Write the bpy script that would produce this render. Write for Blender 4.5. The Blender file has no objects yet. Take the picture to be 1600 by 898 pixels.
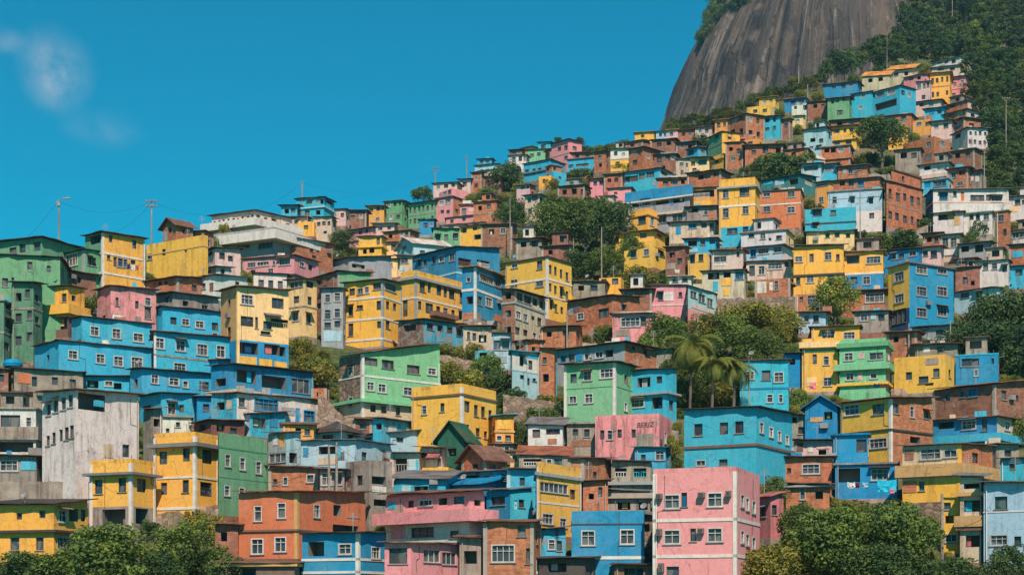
import bpy, math, random
from mathutils import Vector, noise as mnoise
random.seed(7)
SC = bpy.context.scene
COL = SC.collection
R = math.radians
# ---------------------------------------------------------------- camera model (photo is 1600 x 898)
F, YH, ZC = 2537.0, 960.0, 30.0
def P(px, py, d): return Vector(((px-800)/F*d, d, ZC+(YH-py)/F*d))
def gauss(x, y, cx, cy, sx, sy): return math.exp(-((x-cx)/sx)**2/2-((y-cy)/sy)**2/2)
def smap(x, y):
    lin = max(0.0, 19-0.0175*(880-y))
    s = math.sqrt(lin*lin+(2.5*max(0, min(1, (170-y)/150)))**2)
    s += 1.6*gauss(x, y, 120, 400, 190, 120)-2.6*gauss(x, y, 600, 330, 170, 90)-2.0*gauss(x, y, 880, 235, 150, 80)-1.0*gauss(x, y, 620, 480, 100, 60)
    return max(s, 2.6)
def dmap(x, y): return F/smap(x, y)
def s2l(c):
    c /= 255.0
    return c/12.92 if c <= 0.04045 else ((c+0.055)/1.055)**2.4
# ---------------------------------------------------------------- materials
MATS = {}
class NT:
    def __init__(s, name):
        s.m = bpy.data.materials.new(name); s.m.use_nodes = True
        s.t = s.m.node_tree; s.t.nodes.clear()
    def n(s, typ, **kw):
        o = s.t.nodes.new(typ)
        ins = kw.pop('ins', {})
        for k, v in kw.items(): setattr(o, k, v)
        for k, v in ins.items():
            if isinstance(v, bpy.types.NodeSocket): s.t.links.new(v, o.inputs[k])
            else: o.inputs[k].default_value = v
        return o
    def mix(s, f, a, b, mode='MIX'):
        o = s.t.nodes.new('ShaderNodeMix'); o.data_type = 'RGBA'; o.blend_type = mode
        for i, v in ((0, f), (6, a), (7, b)):
            if isinstance(v, bpy.types.NodeSocket): s.t.links.new(v, o.inputs[i])
            else: o.inputs[i].default_value = v
        return o.outputs[2]
    def math(s, op, a, b=0.0):
        o = s.t.nodes.new('ShaderNodeMath'); o.operation = op
        for i, v in ((0, a), (1, b)):
            if isinstance(v, bpy.types.NodeSocket): s.t.links.new(v, o.inputs[i])
            else: o.inputs[i].default_value = v
        return o.outputs[0]
    def ramp(s, f, pts):
        o = s.t.nodes.new('ShaderNodeValToRGB')
        e = o.color_ramp.elements
        while len(e) > 1: e.remove(e[-1])
        e[0].position, e[0].color = pts[0][0], (*[pts[0][1]]*3, 1)
        for p, v in pts[1:]:
            q = e.new(p); q.color = (v, v, v, 1)
        s.t.links.new(f, o.inputs[0])
        return o.outputs[0]
    def noise(s, vec, scale, detail=4, rough=.6):
        return s.n('ShaderNodeTexNoise', ins={'Vector': vec, 'Scale': scale, 'Detail': detail, 'Roughness': rough}).outputs[0]
    def scl(s, vec, xyz):
        return s.n('ShaderNodeMapping', ins={'Vector': vec, 'Scale': xyz}).outputs[0]
    def out(s, col, rough=.8, bump=None, bs=.3, bd=.03, spec=.3, metal=0.0, trans=None):
        b = s.n('ShaderNodeBsdfPrincipled', ins={'Roughness': rough, 'Specular IOR Level': spec, 'Metallic': metal})
        if isinstance(col, bpy.types.NodeSocket): s.t.links.new(col, b.inputs['Base Color'])
        else: b.inputs['Base Color'].default_value = col
        if bump is not None:
            q = s.n('ShaderNodeBump', ins={'Height': bump, 'Strength': bs, 'Distance': bd})
            s.t.links.new(q.outputs[0], b.inputs['Normal'])
        sh = b.outputs[0]
        if trans is not None:
            tr = s.n('ShaderNodeBsdfTranslucent', ins={'Color': trans})
            mx = s.n('ShaderNodeMixShader', ins={0: .28})
            s.t.links.new(sh, mx.inputs[1]); s.t.links.new(tr.outputs[0], mx.inputs[2]); sh = mx.outputs[0]
        s.t.links.new(sh, s.n('ShaderNodeOutputMaterial').inputs[0])
        MATS[s.m.name] = s.m
        return s.m
def worldpos(t):
    g = t.n('ShaderNodeNewGeometry'); return g.outputs['Position']
def mk_plaster():
    t = NT('painted_plaster'); oi = t.n('ShaderNodeObjectInfo'); c0, al = oi.outputs['Color'], oi.outputs['Alpha']
    p = worldpos(t)
    c = t.mix(.07, c0, (.30, .285, .27, 1))
    # sun bleached and dusty areas
    big = t.noise(p, .30, 5, .65)
    c1 = t.mix(t.ramp(big, [(.45, 0), (.68, .38)]), c, t.mix(.22, c, (.62, .58, .52, 1)))
    mid = t.noise(p, 1.0, 7, .72)
    c1 = t.mix(t.ramp(mid, [(.34, .5), (.48, 0)]), c1, t.mix(1.0, c1, (.66, .62, .58, 1), 'MULTIPLY'))
    fine = t.noise(p, 4.0, 6, .75)
    c1 = t.mix(t.ramp(fine, [(.34, .4), (.54, 0)]), c1, t.mix(1.0, c1, (.68, .65, .62, 1), 'MULTIPLY'))
    # rain runs and mould
    st = t.noise(t.scl(p, (1.7, 1.7, .22)), 1.0, 7, .72)
    stm = t.math('MULTIPLY', t.math('MULTIPLY', t.ramp(st, [(.47, 0), (.66, 1)]), t.ramp(t.noise(p, .45, 4, .6), [(.38, .15), (.60, 1)])), t.math('MULTIPLY', al, 1.35))
    c2 = t.mix(stm, c1, t.mix(.55, t.mix(1.0, c1, (.40, .37, .35, 1), 'MULTIPLY'), (.06, .055, .05, 1)))
    # patched and peeled render
    pe = t.noise(p, 1.1, 8, .72)
    thr = t.math('SUBTRACT', .86, t.math('MULTIPLY', al, .36))
    pm = t.ramp(t.math('SUBTRACT', pe, thr), [(.0, 0), (.02, 1)])
    c3 = t.mix(t.math('MULTIPLY', pm, .8), c2, t.mix(fine, (.20, .17, .15, 1), (.36, .32, .28, 1)))
    # hairline cracks
    v = t.n('ShaderNodeTexVoronoi', feature='DISTANCE_TO_EDGE', ins={'Vector': t.n('ShaderNodeVectorMath', operation='ADD', ins={0: p, 1: t.n('ShaderNodeTexNoise', ins={'Vector': p, 'Scale': .8, 'Detail': 4.0}).outputs['Color']}).outputs[0], 'Scale': .28}).outputs[0]
    ck = t.math('MULTIPLY', t.ramp(v, [(.0, 1), (.012, 0)]), t.ramp(mid, [(.45, 0), (.6, .8)]))
    c3 = t.mix(ck, c3, t.mix(1.0, c3, (.3, .28, .26, 1), 'MULTIPLY'))
    t.out(c3, .88, t.noise(p, 9, 5), .3, .02, .12)
def mk_brick():
    t = NT('hollow_brick'); oi = t.n('ShaderNodeObjectInfo'); c, al = oi.outputs['Color'], oi.outputs['Alpha']
    uv = t.n('ShaderNodeTexCoord').outputs['UV']; p = worldpos(t)
    b = t.n('ShaderNodeTexBrick', ins={'Vector': uv, 'Scale': 1.0, 'Mortar Size': .018, 'Brick Width': .42, 'Row Height': .22, 'Color1': (1, 1, 1, 1), 'Color2': (.62, .58, .55, 1), 'Mortar': (.75, .85, .95, 1), 'Bias': -.2, 'Mortar Smooth': .3})
    base = t.mix(1.0, c, b.outputs[0], 'MULTIPLY')
    base = t.mix(t.math('MULTIPLY', b.outputs[1], .7), base, (.30, .25, .21, 1))
    n1 = t.noise(p, .9, 6, .7)
    base = t.mix(t.ramp(n1, [(.42, 0), (.68, .75)]), base, t.mix(1.0, base, (.50, .45, .42, 1), 'MULTIPLY'))
    st = t.noise(t.scl(p, (1.8, 1.8, .2)), 1.0, 5, .6)
    base = t.mix(t.math('MULTIPLY', t.ramp(st, [(.5, 0), (.7, .8)]), al), base, (.10, .085, .075, 1))
    pm = t.ramp(t.noise(p, .55, 7, .75), [(.62, 0), (.645, .75)])
    base = t.mix(pm, base, (.36, .31, .265, 1))
    t.out(base, .9, b.outputs[1], .4, -.03, .15)
def mk_concrete():
    t = NT('raw_concrete'); oi = t.n('ShaderNodeObjectInfo'); c, al = oi.outputs['Color'], oi.outputs['Alpha']
    p = worldpos(t)
    c1 = t.mix(t.ramp(t.noise(p, .7, 8, .75), [(.3, .9), (.62, 0)]), c, t.mix(1.0, c, (.42, .39, .37, 1), 'MULTIPLY'))
    st = t.noise(t.scl(p, (2.0, 2.0, .14)), 1.0, 5, .65)
    c2 = t.mix(t.ramp(st, [(.5, 0), (.7, .85)]), c1, t.mix(1.0, c1, (.3, .29, .29, 1), 'MULTIPLY'))
    c2 = t.mix(t.ramp(t.noise(p, .5, 6, .7), [(.60, 0), (.66, .5)]), c2, (.27, .15, .095, 1))
    t.out(c2, .92, t.noise(p, 4, 8, .7), .5, .05, .15)
def mk_rubble():
    t = NT('rubble_stone'); oi = t.n('ShaderNodeObjectInfo'); c = oi.outputs['Color']; p = worldpos(t)
    v = t.n('ShaderNodeTexVoronoi', ins={'Vector': p, 'Scale': 1.7, 'Randomness': 1.0})
    v2 = t.n('ShaderNodeTexVoronoi', feature='DISTANCE_TO_EDGE', ins={'Vector': p, 'Scale': 1.7, 'Randomness': 1.0})
    g = t.n('ShaderNodeRGBToBW', ins={'Color': v.outputs['Color']}).outputs[0]
    c1 = t.mix(t.ramp(g, [(.1, .75), (.9, 0)]), c, t.mix(1.0, c, (.35, .33, .31, 1), 'MULTIPLY'))
    c1 = t.mix(t.ramp(v2.outputs[0], [(.0, .8), (.07, 0)]), c1, (.05, .045, .04, 1))
    c1 = t.mix(t.ramp(t.noise(p, .5, 7, .7), [(.5, 0), (.65, .6)]), c1, (.06, .075, .03, 1))
    t.out(c1, .95, v2.outputs[0], .8, .15, .1)
def mk_tin():
    t = NT('corrugated_sheet'); oi = t.n('ShaderNodeObjectInfo'); c, al = oi.outputs['Color'], oi.outputs['Alpha']
    uv = t.n('ShaderNodeTexCoord').outputs['UV']; p = worldpos(t)
    w = t.n('ShaderNodeTexWave', wave_type='BANDS', bands_direction='X', ins={'Vector': uv, 'Scale': 1.4, 'Distortion': .4, 'Detail': 1.0})
    c1 = t.mix(t.ramp(t.noise(p, .8, 7, .7), [(.4, 0), (.62, .85)]), c, t.mix(1.0, c, (.45, .38, .33, 1), 'MULTIPLY'))
    c1 = t.mix(t.math('MULTIPLY', t.ramp(t.noise(p, .45, 6, .7), [(.5, 0), (.58, .7)]), al), c1, (.12, .055, .03, 1))
    c1 = t.mix(t.math('MULTIPLY', w.outputs[1], .25), c1, t.mix(1.0, c1, (.5, .5, .5, 1), 'MULTIPLY'))
    t.out(c1, .7, w.outputs[1], .6, .06, .3)
def mk_simple():
    t = NT('painted_trim'); oi = t.n('ShaderNodeObjectInfo'); p = worldpos(t); c = oi.outputs['Color']
    c1 = t.mix(t.ramp(t.noise(p, 1.7, 6, .7), [(.42, .0), (.7, .55)]), c, t.mix(1.0, c, (.5, .48, .46, 1), 'MULTIPLY'))
    t.out(c1, .7, None, spec=.25)
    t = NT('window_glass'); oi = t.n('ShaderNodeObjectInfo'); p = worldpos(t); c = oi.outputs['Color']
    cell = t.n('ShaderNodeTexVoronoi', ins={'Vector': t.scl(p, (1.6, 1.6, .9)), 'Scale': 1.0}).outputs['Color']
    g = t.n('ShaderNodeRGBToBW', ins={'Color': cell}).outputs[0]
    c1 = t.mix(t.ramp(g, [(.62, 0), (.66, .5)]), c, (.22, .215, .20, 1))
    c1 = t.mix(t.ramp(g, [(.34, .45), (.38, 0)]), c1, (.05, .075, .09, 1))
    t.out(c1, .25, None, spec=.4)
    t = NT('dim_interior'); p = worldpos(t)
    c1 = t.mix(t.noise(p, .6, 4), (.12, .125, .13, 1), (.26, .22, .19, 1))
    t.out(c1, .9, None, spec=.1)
    t = NT('weathered_metal'); p = worldpos(t); oi = t.n('ShaderNodeObjectInfo')
    t.out(t.mix(t.ramp(t.noise(p, 2, 5), [(.4, 0), (.7, .6)]), oi.outputs['Color'], (.08, .055, .04, 1)), .6, None, spec=.3)
    t = NT('cloth'); oi = t.n('ShaderNodeObjectInfo'); p = worldpos(t)
    t.out(oi.outputs['Color'], .95, t.noise(p, 3, 3), .4, .05, .05)
def mk_leaf():
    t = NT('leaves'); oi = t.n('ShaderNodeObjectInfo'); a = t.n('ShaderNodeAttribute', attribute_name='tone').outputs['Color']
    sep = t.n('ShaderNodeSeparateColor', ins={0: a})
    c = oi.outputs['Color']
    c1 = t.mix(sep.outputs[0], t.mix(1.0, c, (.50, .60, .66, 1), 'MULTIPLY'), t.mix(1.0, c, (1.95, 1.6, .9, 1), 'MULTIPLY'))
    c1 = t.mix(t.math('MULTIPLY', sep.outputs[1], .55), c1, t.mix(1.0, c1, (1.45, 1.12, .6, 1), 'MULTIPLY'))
    t.out(c1, .6, None, spec=.25, trans=c1)
    t = NT('bark'); p = worldpos(t)
    t.out(t.mix(t.noise(t.scl(p, (4, 4, .8)), 1.5, 5), (.06, .045, .035, 1), (.24, .20, .17, 1)), .9, t.noise(t.scl(p, (6, 6, 1)), 2, 5), .6, .04, .1)
def mk_ground():
    t = NT('hillside_earth'); p = worldpos(t)
    n = t.noise(p, .06, 8, .7); m = t.noise(p, .5, 8, .75)
    c = t.mix(t.ramp(m, [(.35, 0), (.65, 1)]), (.10, .075, .055, 1), (.25, .18, .13, 1))
    c = t.mix(t.ramp(n, [(.50, 1), (.66, 0)]), c, t.mix(t.ramp(t.noise(p, 1.5, 5), [(.4, 0), (.6, 1)]), (.045, .075, .030, 1), (.11, .125, .045, 1)))
    t.out(c, .95, m, .8, .4, .1)
    t = NT('granite_face'); p = worldpos(t); uv = t.n('ShaderNodeTexCoord').outputs['UV']
    wv = t.n('ShaderNodeVectorMath', operation='ADD', ins={0: uv, 1: t.n('ShaderNodeVectorMath', operation='SCALE', ins={0: t.n('ShaderNodeTexNoise', ins={'Vector': p, 'Scale': .03, 'Detail': 4.0}).outputs['Color'], 'Scale': 4.0}).outputs[0]}).outputs[0]
    st = t.noise(t.scl(wv, (.11, .004, 1)), 1.0, 8, .62); s2 = t.noise(t.scl(wv, (.045, .006, 1)), 1.0, 5, .6)
    c = t.mix(t.ramp(st, [(.42, 0), (.58, 1)]), (.052, .047, .046, 1), (.165, .128, .102, 1))
    c = t.mix(t.ramp(s2, [(.48, 0), (.58, .7)]), c, (.095, .082, .074, 1))
    s5 = t.noise(t.scl(wv, (.24, .006, 1)), 1.0, 6, .6)
    c = t.mix(t.ramp(s5, [(.56, 0), (.64, .75)]), c, (.30, .245, .205, 1))
    s3 = t.noise(t.scl(wv, (.30, .005, 1)), 1.0, 7, .66)
    c = t.mix(t.ramp(s3, [(.54, 0), (.62, .8)]), c, (.022, .021, .023, 1))
    c = t.mix(t.ramp(t.noise(p, .12, 8, .75), [(.5, 0), (.7, .5)]), c, t.mix(1.0, c, (.5, .48, .47, 1), 'MULTIPLY'))
    t.out(c, .9, t.math('ADD', st, s3), 1.0, 5.0, .15)
for fn in (mk_plaster, mk_brick, mk_concrete, mk_rubble, mk_tin, mk_simple, mk_leaf, mk_ground): fn()
PL, BK, CN, RB, TN, TR, GL, IN, ME, CL = [MATS[k] for k in ('painted_plaster', 'hollow_brick', 'raw_concrete', 'rubble_stone', 'corrugated_sheet', 'painted_trim', 'window_glass', 'dim_interior', 'weathered_metal', 'cloth')]
CC = {'yel': (242, 184, 74), 'yeo': (232, 160, 78), 'yel2': (246, 206, 142), 'tan': (206, 162, 104), 'blu': (2, 140, 190), 'blu2': (30, 138, 184), 'cya': (48, 178, 208),
      'pal': (168, 204, 216), 'grn': (104, 166, 122), 'grn2': (86, 138, 110), 'mint': (124, 192, 146), 'pnk': (232, 150, 154), 'pap': (220, 188, 178), 'pnk2': (194, 116, 114),
      'orn': (208, 120, 78), 'wht': (220, 214, 206), 'gry': (156, 160, 162), 'bei': (206, 186, 160), 'brn': (124, 94, 80), 'red': (130, 62, 58), 'dkg': (28, 100, 80), 'drk': (74, 68, 66),
      'teal': (34, 126, 130), 'navy': (34, 72, 112), 'rust': (132, 98, 82), 'tile': (164, 100, 76), 'slate': (124, 124, 126), 'con': (168, 156, 144), 'brk': (206, 126, 88), 'brk2': (168, 112, 90), 'rub': (158, 136, 120), 'blk': (24, 26, 30)}
def lin(n): return tuple(s2l(v) for v in CC[n])
def wallmat(n): return BK if n.startswith('brk') else CN if n == 'con' else RB if n == 'rub' else PL
# ---------------------------------------------------------------- mesh builder
class MB:
    def __init__(s, org=None): s.v, s.f, s.uv, s.mi, s.org = [], [], [], [], org or Vector((0, 0, 0))
    def quad(s, pts, uvs=None, mi=0):
        i = len(s.v); s.v += [Vector(p)-s.org for p in pts]; s.f.append(tuple(range(i, i+len(pts)))); s.mi.append(mi)
        s.uv.append(uvs or [(p[0], p[2]) for p in pts])
    def box(s, o, ex, ey, ez, mi=0):
        o, ex, ey, ez = map(Vector, (o, ex, ey, ez))
        c = [o, o+ex, o+ex+ey, o+ey]; d = [q+ez for q in c]
        lx, ly, lz = ex.length, ey.length, ez.length
        s.quad(c[::-1], [(0, ly), (lx, ly), (lx, 0), (0, 0)], mi); s.quad(d, [(0, 0), (lx, 0), (lx, ly), (0, ly)], mi)
        for i in range(4):
            j = (i+1) % 4; L = (c[j]-c[i]).length
            s.quad([c[i], c[j], d[j], d[i]], [(0, 0), (L, 0), (L, lz), (0, lz)], mi)
    def prism(s, poly, z0, z1, mi=0):
        """poly: footprint points seen from above, z0 scalar, z1 scalar or list"""
        n = len(poly); zz = z1 if isinstance(z1, (list, tuple)) else [z1]*n
        b = [Vector((p[0], p[1], z0)) for p in poly]; t = [Vector((p[0], p[1], zz[i])) for i, p in enumerate(poly)]
        s.quad(b[::-1], [(p.x, p.y) for p in b[::-1]], mi)
        e = (t[1]-t[0]).normalized(); g = Vector((-e.y, e.x, 0))
        s.quad(t, [((p-t[0]).dot(e), (p-t[0]).dot(g)) for p in t], mi)
        for i in range(n):
            j = (i+1) % n; L = (b[j]-b[i]).length
            s.quad([b[i], b[j], t[j], t[i]], [(0, 0), (L, 0), (L, zz[j]-z0), (0, zz[i]-z0)], mi)
    def tube(s, pts, rad, n=6, mi=0, cap=True):
        rings = []
        for k, p in enumerate(pts):
            p = Vector(p); d = (Vector(pts[min(k+1, len(pts)-1)])-Vector(pts[max(k-1, 0)])).normalized()
            a = d.orthogonal().normalized(); b = d.cross(a); r = rad[k] if isinstance(rad, (list, tuple)) else rad
            rings.append([p+(a*math.cos(q)+b*math.sin(q))*r for q in [2*math.pi*j/n for j in range(n)]])
        for k in range(len(rings)-1):
            for j in range(n):
                q = (j+1) % n; s.quad([rings[k][j], rings[k][q], rings[k+1][q], rings[k+1][j]], None, mi)
        if cap: s.quad(rings[0][::-1], None, mi); s.quad(rings[-1], None, mi)
    def build(s, name, mats, parent=None, color=None, wear=0.3, smooth=False):
        if not s.f: return None
        me = bpy.data.meshes.new(name); me.from_pydata([tuple(v) for v in s.v], [], s.f)
        uvl = me.uv_layers.new(name='UVMap'); k = 0; fl = []
        for u in s.uv:
            for q in u: fl += [q[0], q[1]]
        uvl.data.foreach_set('uv', fl)
        for m in (mats if isinstance(mats, (list, tuple)) else [mats]): me.materials.append(m)
        me.polygons.foreach_set('material_index', s.mi)
        if smooth: me.polygons.foreach_set('use_smooth', [True]*len(s.f))
        me.update()
        o = bpy.data.objects.new(name, me); COL.objects.link(o)
        if parent is not None: o.parent = parent
        else: o.location = s.org
        if color is not None: o.color = (*(color if not isinstance(color, str) else lin(color)), wear)
        return o
def thing(name, label, cat, loc, group=None):
    o = bpy.data.objects.new(name, None); COL.objects.link(o); o.location = loc; o.empty_display_size = .5
    o['label'] = label; o['category'] = cat
    if group: o['group'] = group
    return o
def tag(o, label, cat, group=None):
    o['label'] = label; o['category'] = cat
    if group: o['group'] = group
    return o
SKY = [(-900, 440), (-300, 410), (0, 396), (130, 386), (230, 388), (330, 366), (440, 340), (520, 338), (600, 336), (680, 312), (740, 286), (800, 254), (870, 240), (960, 232), (1040, 212), (1130, 190), (1200, 160), (1290, 135), (1350, 115), (1400, 85), (1430, 30), (1470, -50), (1620, -130), (2000, -260), (2600, -380)]
def skyl(x):
    for (a, b), (c, d) in zip(SKY, SKY[1:]):
        if a <= x <= c: return b+(d-b)*(x-a)/(c-a)
    return SKY[0][1] if x < SKY[0][0] else SKY[-1][1]
# ---------------------------------------------------------------- houses
FAR = 8.6
NH = 0
LAST = None
ROOTS = []
class Face:
    """one vertical wall plane seen left to right from outside: A -> B"""
    def __init__(s, A, B): s.A, s.B = A, B; s.e = (B-A); s.W = s.e.length; s.e = s.e.normalized(); s.nrm = Vector((s.e.y, -s.e.x, 0)); s.rects = []
    def at(s, t, z, out=0.0): q = s.A+s.e*t+s.nrm*out; return Vector((q.x, q.y, z))
    def hit(s, px):
        xl = (px-800)/F; den = s.e.x-xl*s.e.y
        if abs(den) < 1e-6: return 0
        return (xl*s.A.y-s.A.x)/den
    def box(s, mb, t0, t1, z0, z1, o0, o1, mi=0):
        mb.box(s.at(t0, z0, o0), s.e*(t1-t0), s.nrm*(o1-o0), Vector((0, 0, z1-z0)), mi)
def wall_mesh(mb, f, z0, z1):
    """the face between z0 and z1 with real openings and reveals"""
    rs = [(max(t0, .05), min(t1, f.W-.05), max(a, z0), min(b, z1), dep, box, (a+b)/2) for (t0, t1, a, b, dep, box) in f.rects if b > z0+.02 and a < z1-.02]
    rs = [r for r in rs if r[1]-r[0] > .05 and r[3]-r[2] > .05]
    xs = sorted({0, f.W, *[r[0] for r in rs], *[r[1] for r in rs]}); zs = sorted({z0, z1, *[r[2] for r in rs], *[r[3] for r in rs]})
    for i in range(len(xs)-1):
        for j in range(len(zs)-1):
            cx, cz = (xs[i]+xs[i+1])/2, (zs[j]+zs[j+1])/2
            if xs[i+1]-xs[i] < 1e-4 or zs[j+1]-zs[j] < 1e-4 or any(r[0] < cx < r[1] and r[2] < cz < r[3] for r in rs): continue
            c = [(xs[i], zs[j]), (xs[i+1], zs[j]), (xs[i+1], zs[j+1]), (xs[i], zs[j+1])]
            mb.quad([f.at(*q) for q in c], c, 0)
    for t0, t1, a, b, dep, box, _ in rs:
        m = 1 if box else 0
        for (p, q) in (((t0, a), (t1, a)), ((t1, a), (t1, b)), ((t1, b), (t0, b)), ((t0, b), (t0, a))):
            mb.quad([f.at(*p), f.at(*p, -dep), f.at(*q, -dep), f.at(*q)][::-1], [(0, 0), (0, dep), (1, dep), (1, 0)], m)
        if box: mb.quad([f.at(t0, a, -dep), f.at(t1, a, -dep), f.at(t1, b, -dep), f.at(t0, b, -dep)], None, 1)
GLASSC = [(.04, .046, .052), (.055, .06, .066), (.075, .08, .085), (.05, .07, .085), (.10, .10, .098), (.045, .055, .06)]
def window(f, t0, t1, z0, z1, typ, colr, org, root, s):
    w, h = t1-t0, z1-z0; far = s < FAR
    if typ in 'wgd':
        dep = .16 if typ != 'd' else .2
        fc = random.choice([(.46, .45, .43), (.38, .37, .36), (.55, .54, .52), (.30, .31, .32)] if s < 13 else [(.62, .60, .58), (.55, .54, .52), (.48, .47, .46)]) if typ in 'wg' else random.choice([(.05, .045, .04), (.10, .085, .075), (.16, .15, .14), (.13, .07, .05)])
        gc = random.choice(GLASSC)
        if colr in CC:
            if typ == 'd': gc = tuple(.3*q for q in lin(colr)) if colr != 'blu' else tuple(.5*q for q in lin(colr))
            else: fc = lin(colr) if colr != 'wht' else fc
            if colr == 'red': gc, fc = (.03, .02, .02), lin('red')
        bw = max(.06, min(.10, .08*w)) if typ == 'w' else .05
        fr = MB(org); o0 = -dep*.75
        prot = .03 if typ == 'w' else -dep*.4
        for (a, b, c, d) in ((t0, t1, z0, z0+bw), (t0, t1, z1-bw, z1), (t0, t0+bw, z0+bw, z1-bw), (t1-bw, t1, z0+bw, z1-bw)): f.box(fr, a, b, c, d, o0, prot)
        nx = max(1, round(w/(.55 if typ == 'w' else .8))); mw = .05 if typ == 'w' else .04
        if far and typ == 'd': nx = min(nx, 2)
        for i in range(1, nx):
            q = t0+w*i/nx; f.box(fr, q-mw/2, q+mw/2, z0+bw, z1-bw, o0, o0+.06)
        if typ == 'w' and h > .8:
            zt = z1-bw-.3*h; f.box(fr, t0+bw, t1-bw, zt-mw/2, zt+mw/2, o0, o0+.07)
        pn = MB(org) if not far else fr
        pn.quad([f.at(t0, z0, -dep), f.at(t1, z0, -dep), f.at(t1, z1, -dep), f.at(t0, z1, -dep)], None, 0 if not far else 1)
        o = fr.build('window', [TR, GL] if far else TR, root, fc if not far else fc)
        if far: o.color = (*fc, .3)
        else:
            if typ != 'd' or random.random() < .5:
                sl = MB(org); f.box(sl, t0-.1, t1+.1, z0-.07, z0-.005, .002, .09); sl.build('sill', TR, o, random.choice([(.3, .28, .26), (.22, .2, .19), (.38, .36, .33)]))
            pn.build('pane', GL, o, gc)
        f.rects.append((t0, t1, z0, z1, dep, False))
    elif typ in 'oB':
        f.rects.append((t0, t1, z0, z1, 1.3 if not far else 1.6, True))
        if not far and w > .8 and random.random() < .45:
            cw = w*random.uniform(.2, .45); ca = t0+.05+(w-cw-.1)*random.random(); cu = MB(org); n = 8; zb_ = z0+h*random.uniform(.05, .35)
            for i in range(n):
                q0, q1 = ca+cw*i/n, ca+cw*(i+1)/n; d0, d1 = -.3-.05*(i % 2), -.3-.05*((i+1) % 2)
                cu.quad([f.at(q0, zb_, d0), f.at(q1, zb_, d1), f.at(q1, z1-.06, d1), f.at(q0, z1-.06, d0)])
            cu.build('curtain', CL, root, random.choice(['cya', 'wht', 'pnk2', 'bei', 'pal', 'tan', 'grn2', 'navy', 'gry']))
        if typ == 'B':
            r = MB(org); n = max(3, int(w/(.22 if not far else .45)))
            hh = min(h*.62, 1.0); f.box(r, t0, t1, z0+hh-.06, z0+hh, -.14, -.06); f.box(r, t0, t1, z0+.03, z0+.08, -.14, -.06)
            for i in range(n+1):
                q = t0+.03+(w-.06)*i/n; f.box(r, q-.025, q+.025, z0+.08, z0+hh-.06, -.13, -.08)
            r.build('railing', TR, root, colr if colr in CC else 'wht')
    elif typ == 'D':
        f.rects.append((t0, t1, z0, z1, .14, False))
        d = MB(org); f.box(d, t0, t1, z0, z1, -.14, -.09); f.box(d, t0+.1, t1-.1, z0+.55*h, z1-.12, -.09, -.07)
        o = d.build('door', TR, root, colr if colr in CC else random.choice(['brn', 'gry', 'tan', 'blu2']))
        if not far:
            k = MB(org); f.box(k, t1-.2, t1-.1, z0+.46*h, z0+.5*h, -.09, -.02); k.build('handle', ME, o, 'gry')
    elif typ == 'A':
        d = MB(org); f.box(d, t0, t1, z0, z1, .003, .45); o = d.build('air_conditioner', TR, root, (.20, .19, .185))
        g = MB(org)
        for i in range(4): f.box(g, t0+.06, t1-.06, z0+h*(.12+.2*i), z0+h*(.22+.2*i), .45, .47)
        g.build('grille', ME, o, 'drk')
    elif typ == 'n':
        d = MB(org); pts = [f.at(t0, z1, .01), f.at(t1, z1, .01), f.at(t1, z0, .9), f.at(t0, z0, .9)]
        d.quad(pts, [(0, 0), (w, 0), (w, 1), (0, 1)]); d.quad([q-Vector((0, 0, .06)) for q in pts][::-1], [(0, 1), (w, 1), (w, 0), (0, 0)])
        for i in range(4):
            j = (i+1) % 4; d.quad([pts[i], pts[j], pts[j]-Vector((0, 0, .06)), pts[i]-Vector((0, 0, .06))][::-1])
        d.build('awning', TN, root, colr if colr in CC else 'slate', .5)
    elif typ in 'pv':
        d = MB(org); f.box(d, t0, t1, z0, z1, .003, .05 if typ == 'p' else .9)
        c = colr if colr in CC else 'bei'
        d.build('panel' if typ == 'p' else 'balcony', wallmat(c), root, c, .5)
ALLWIN = []
def scan(line):
    col, geo, opt, wins, label = [q.strip() for q in line.split('|')]; yb = float(geo.split(',')[4])
    for tk in wins.split():
        if tk[0] in 'LR': continue
        x, y, w, h = [float(q) for q in tk.split(',')[:4]]; ALLWIN.append((x-w/2, x+w/2, y-h/2, y+h/2, yb))
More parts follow.
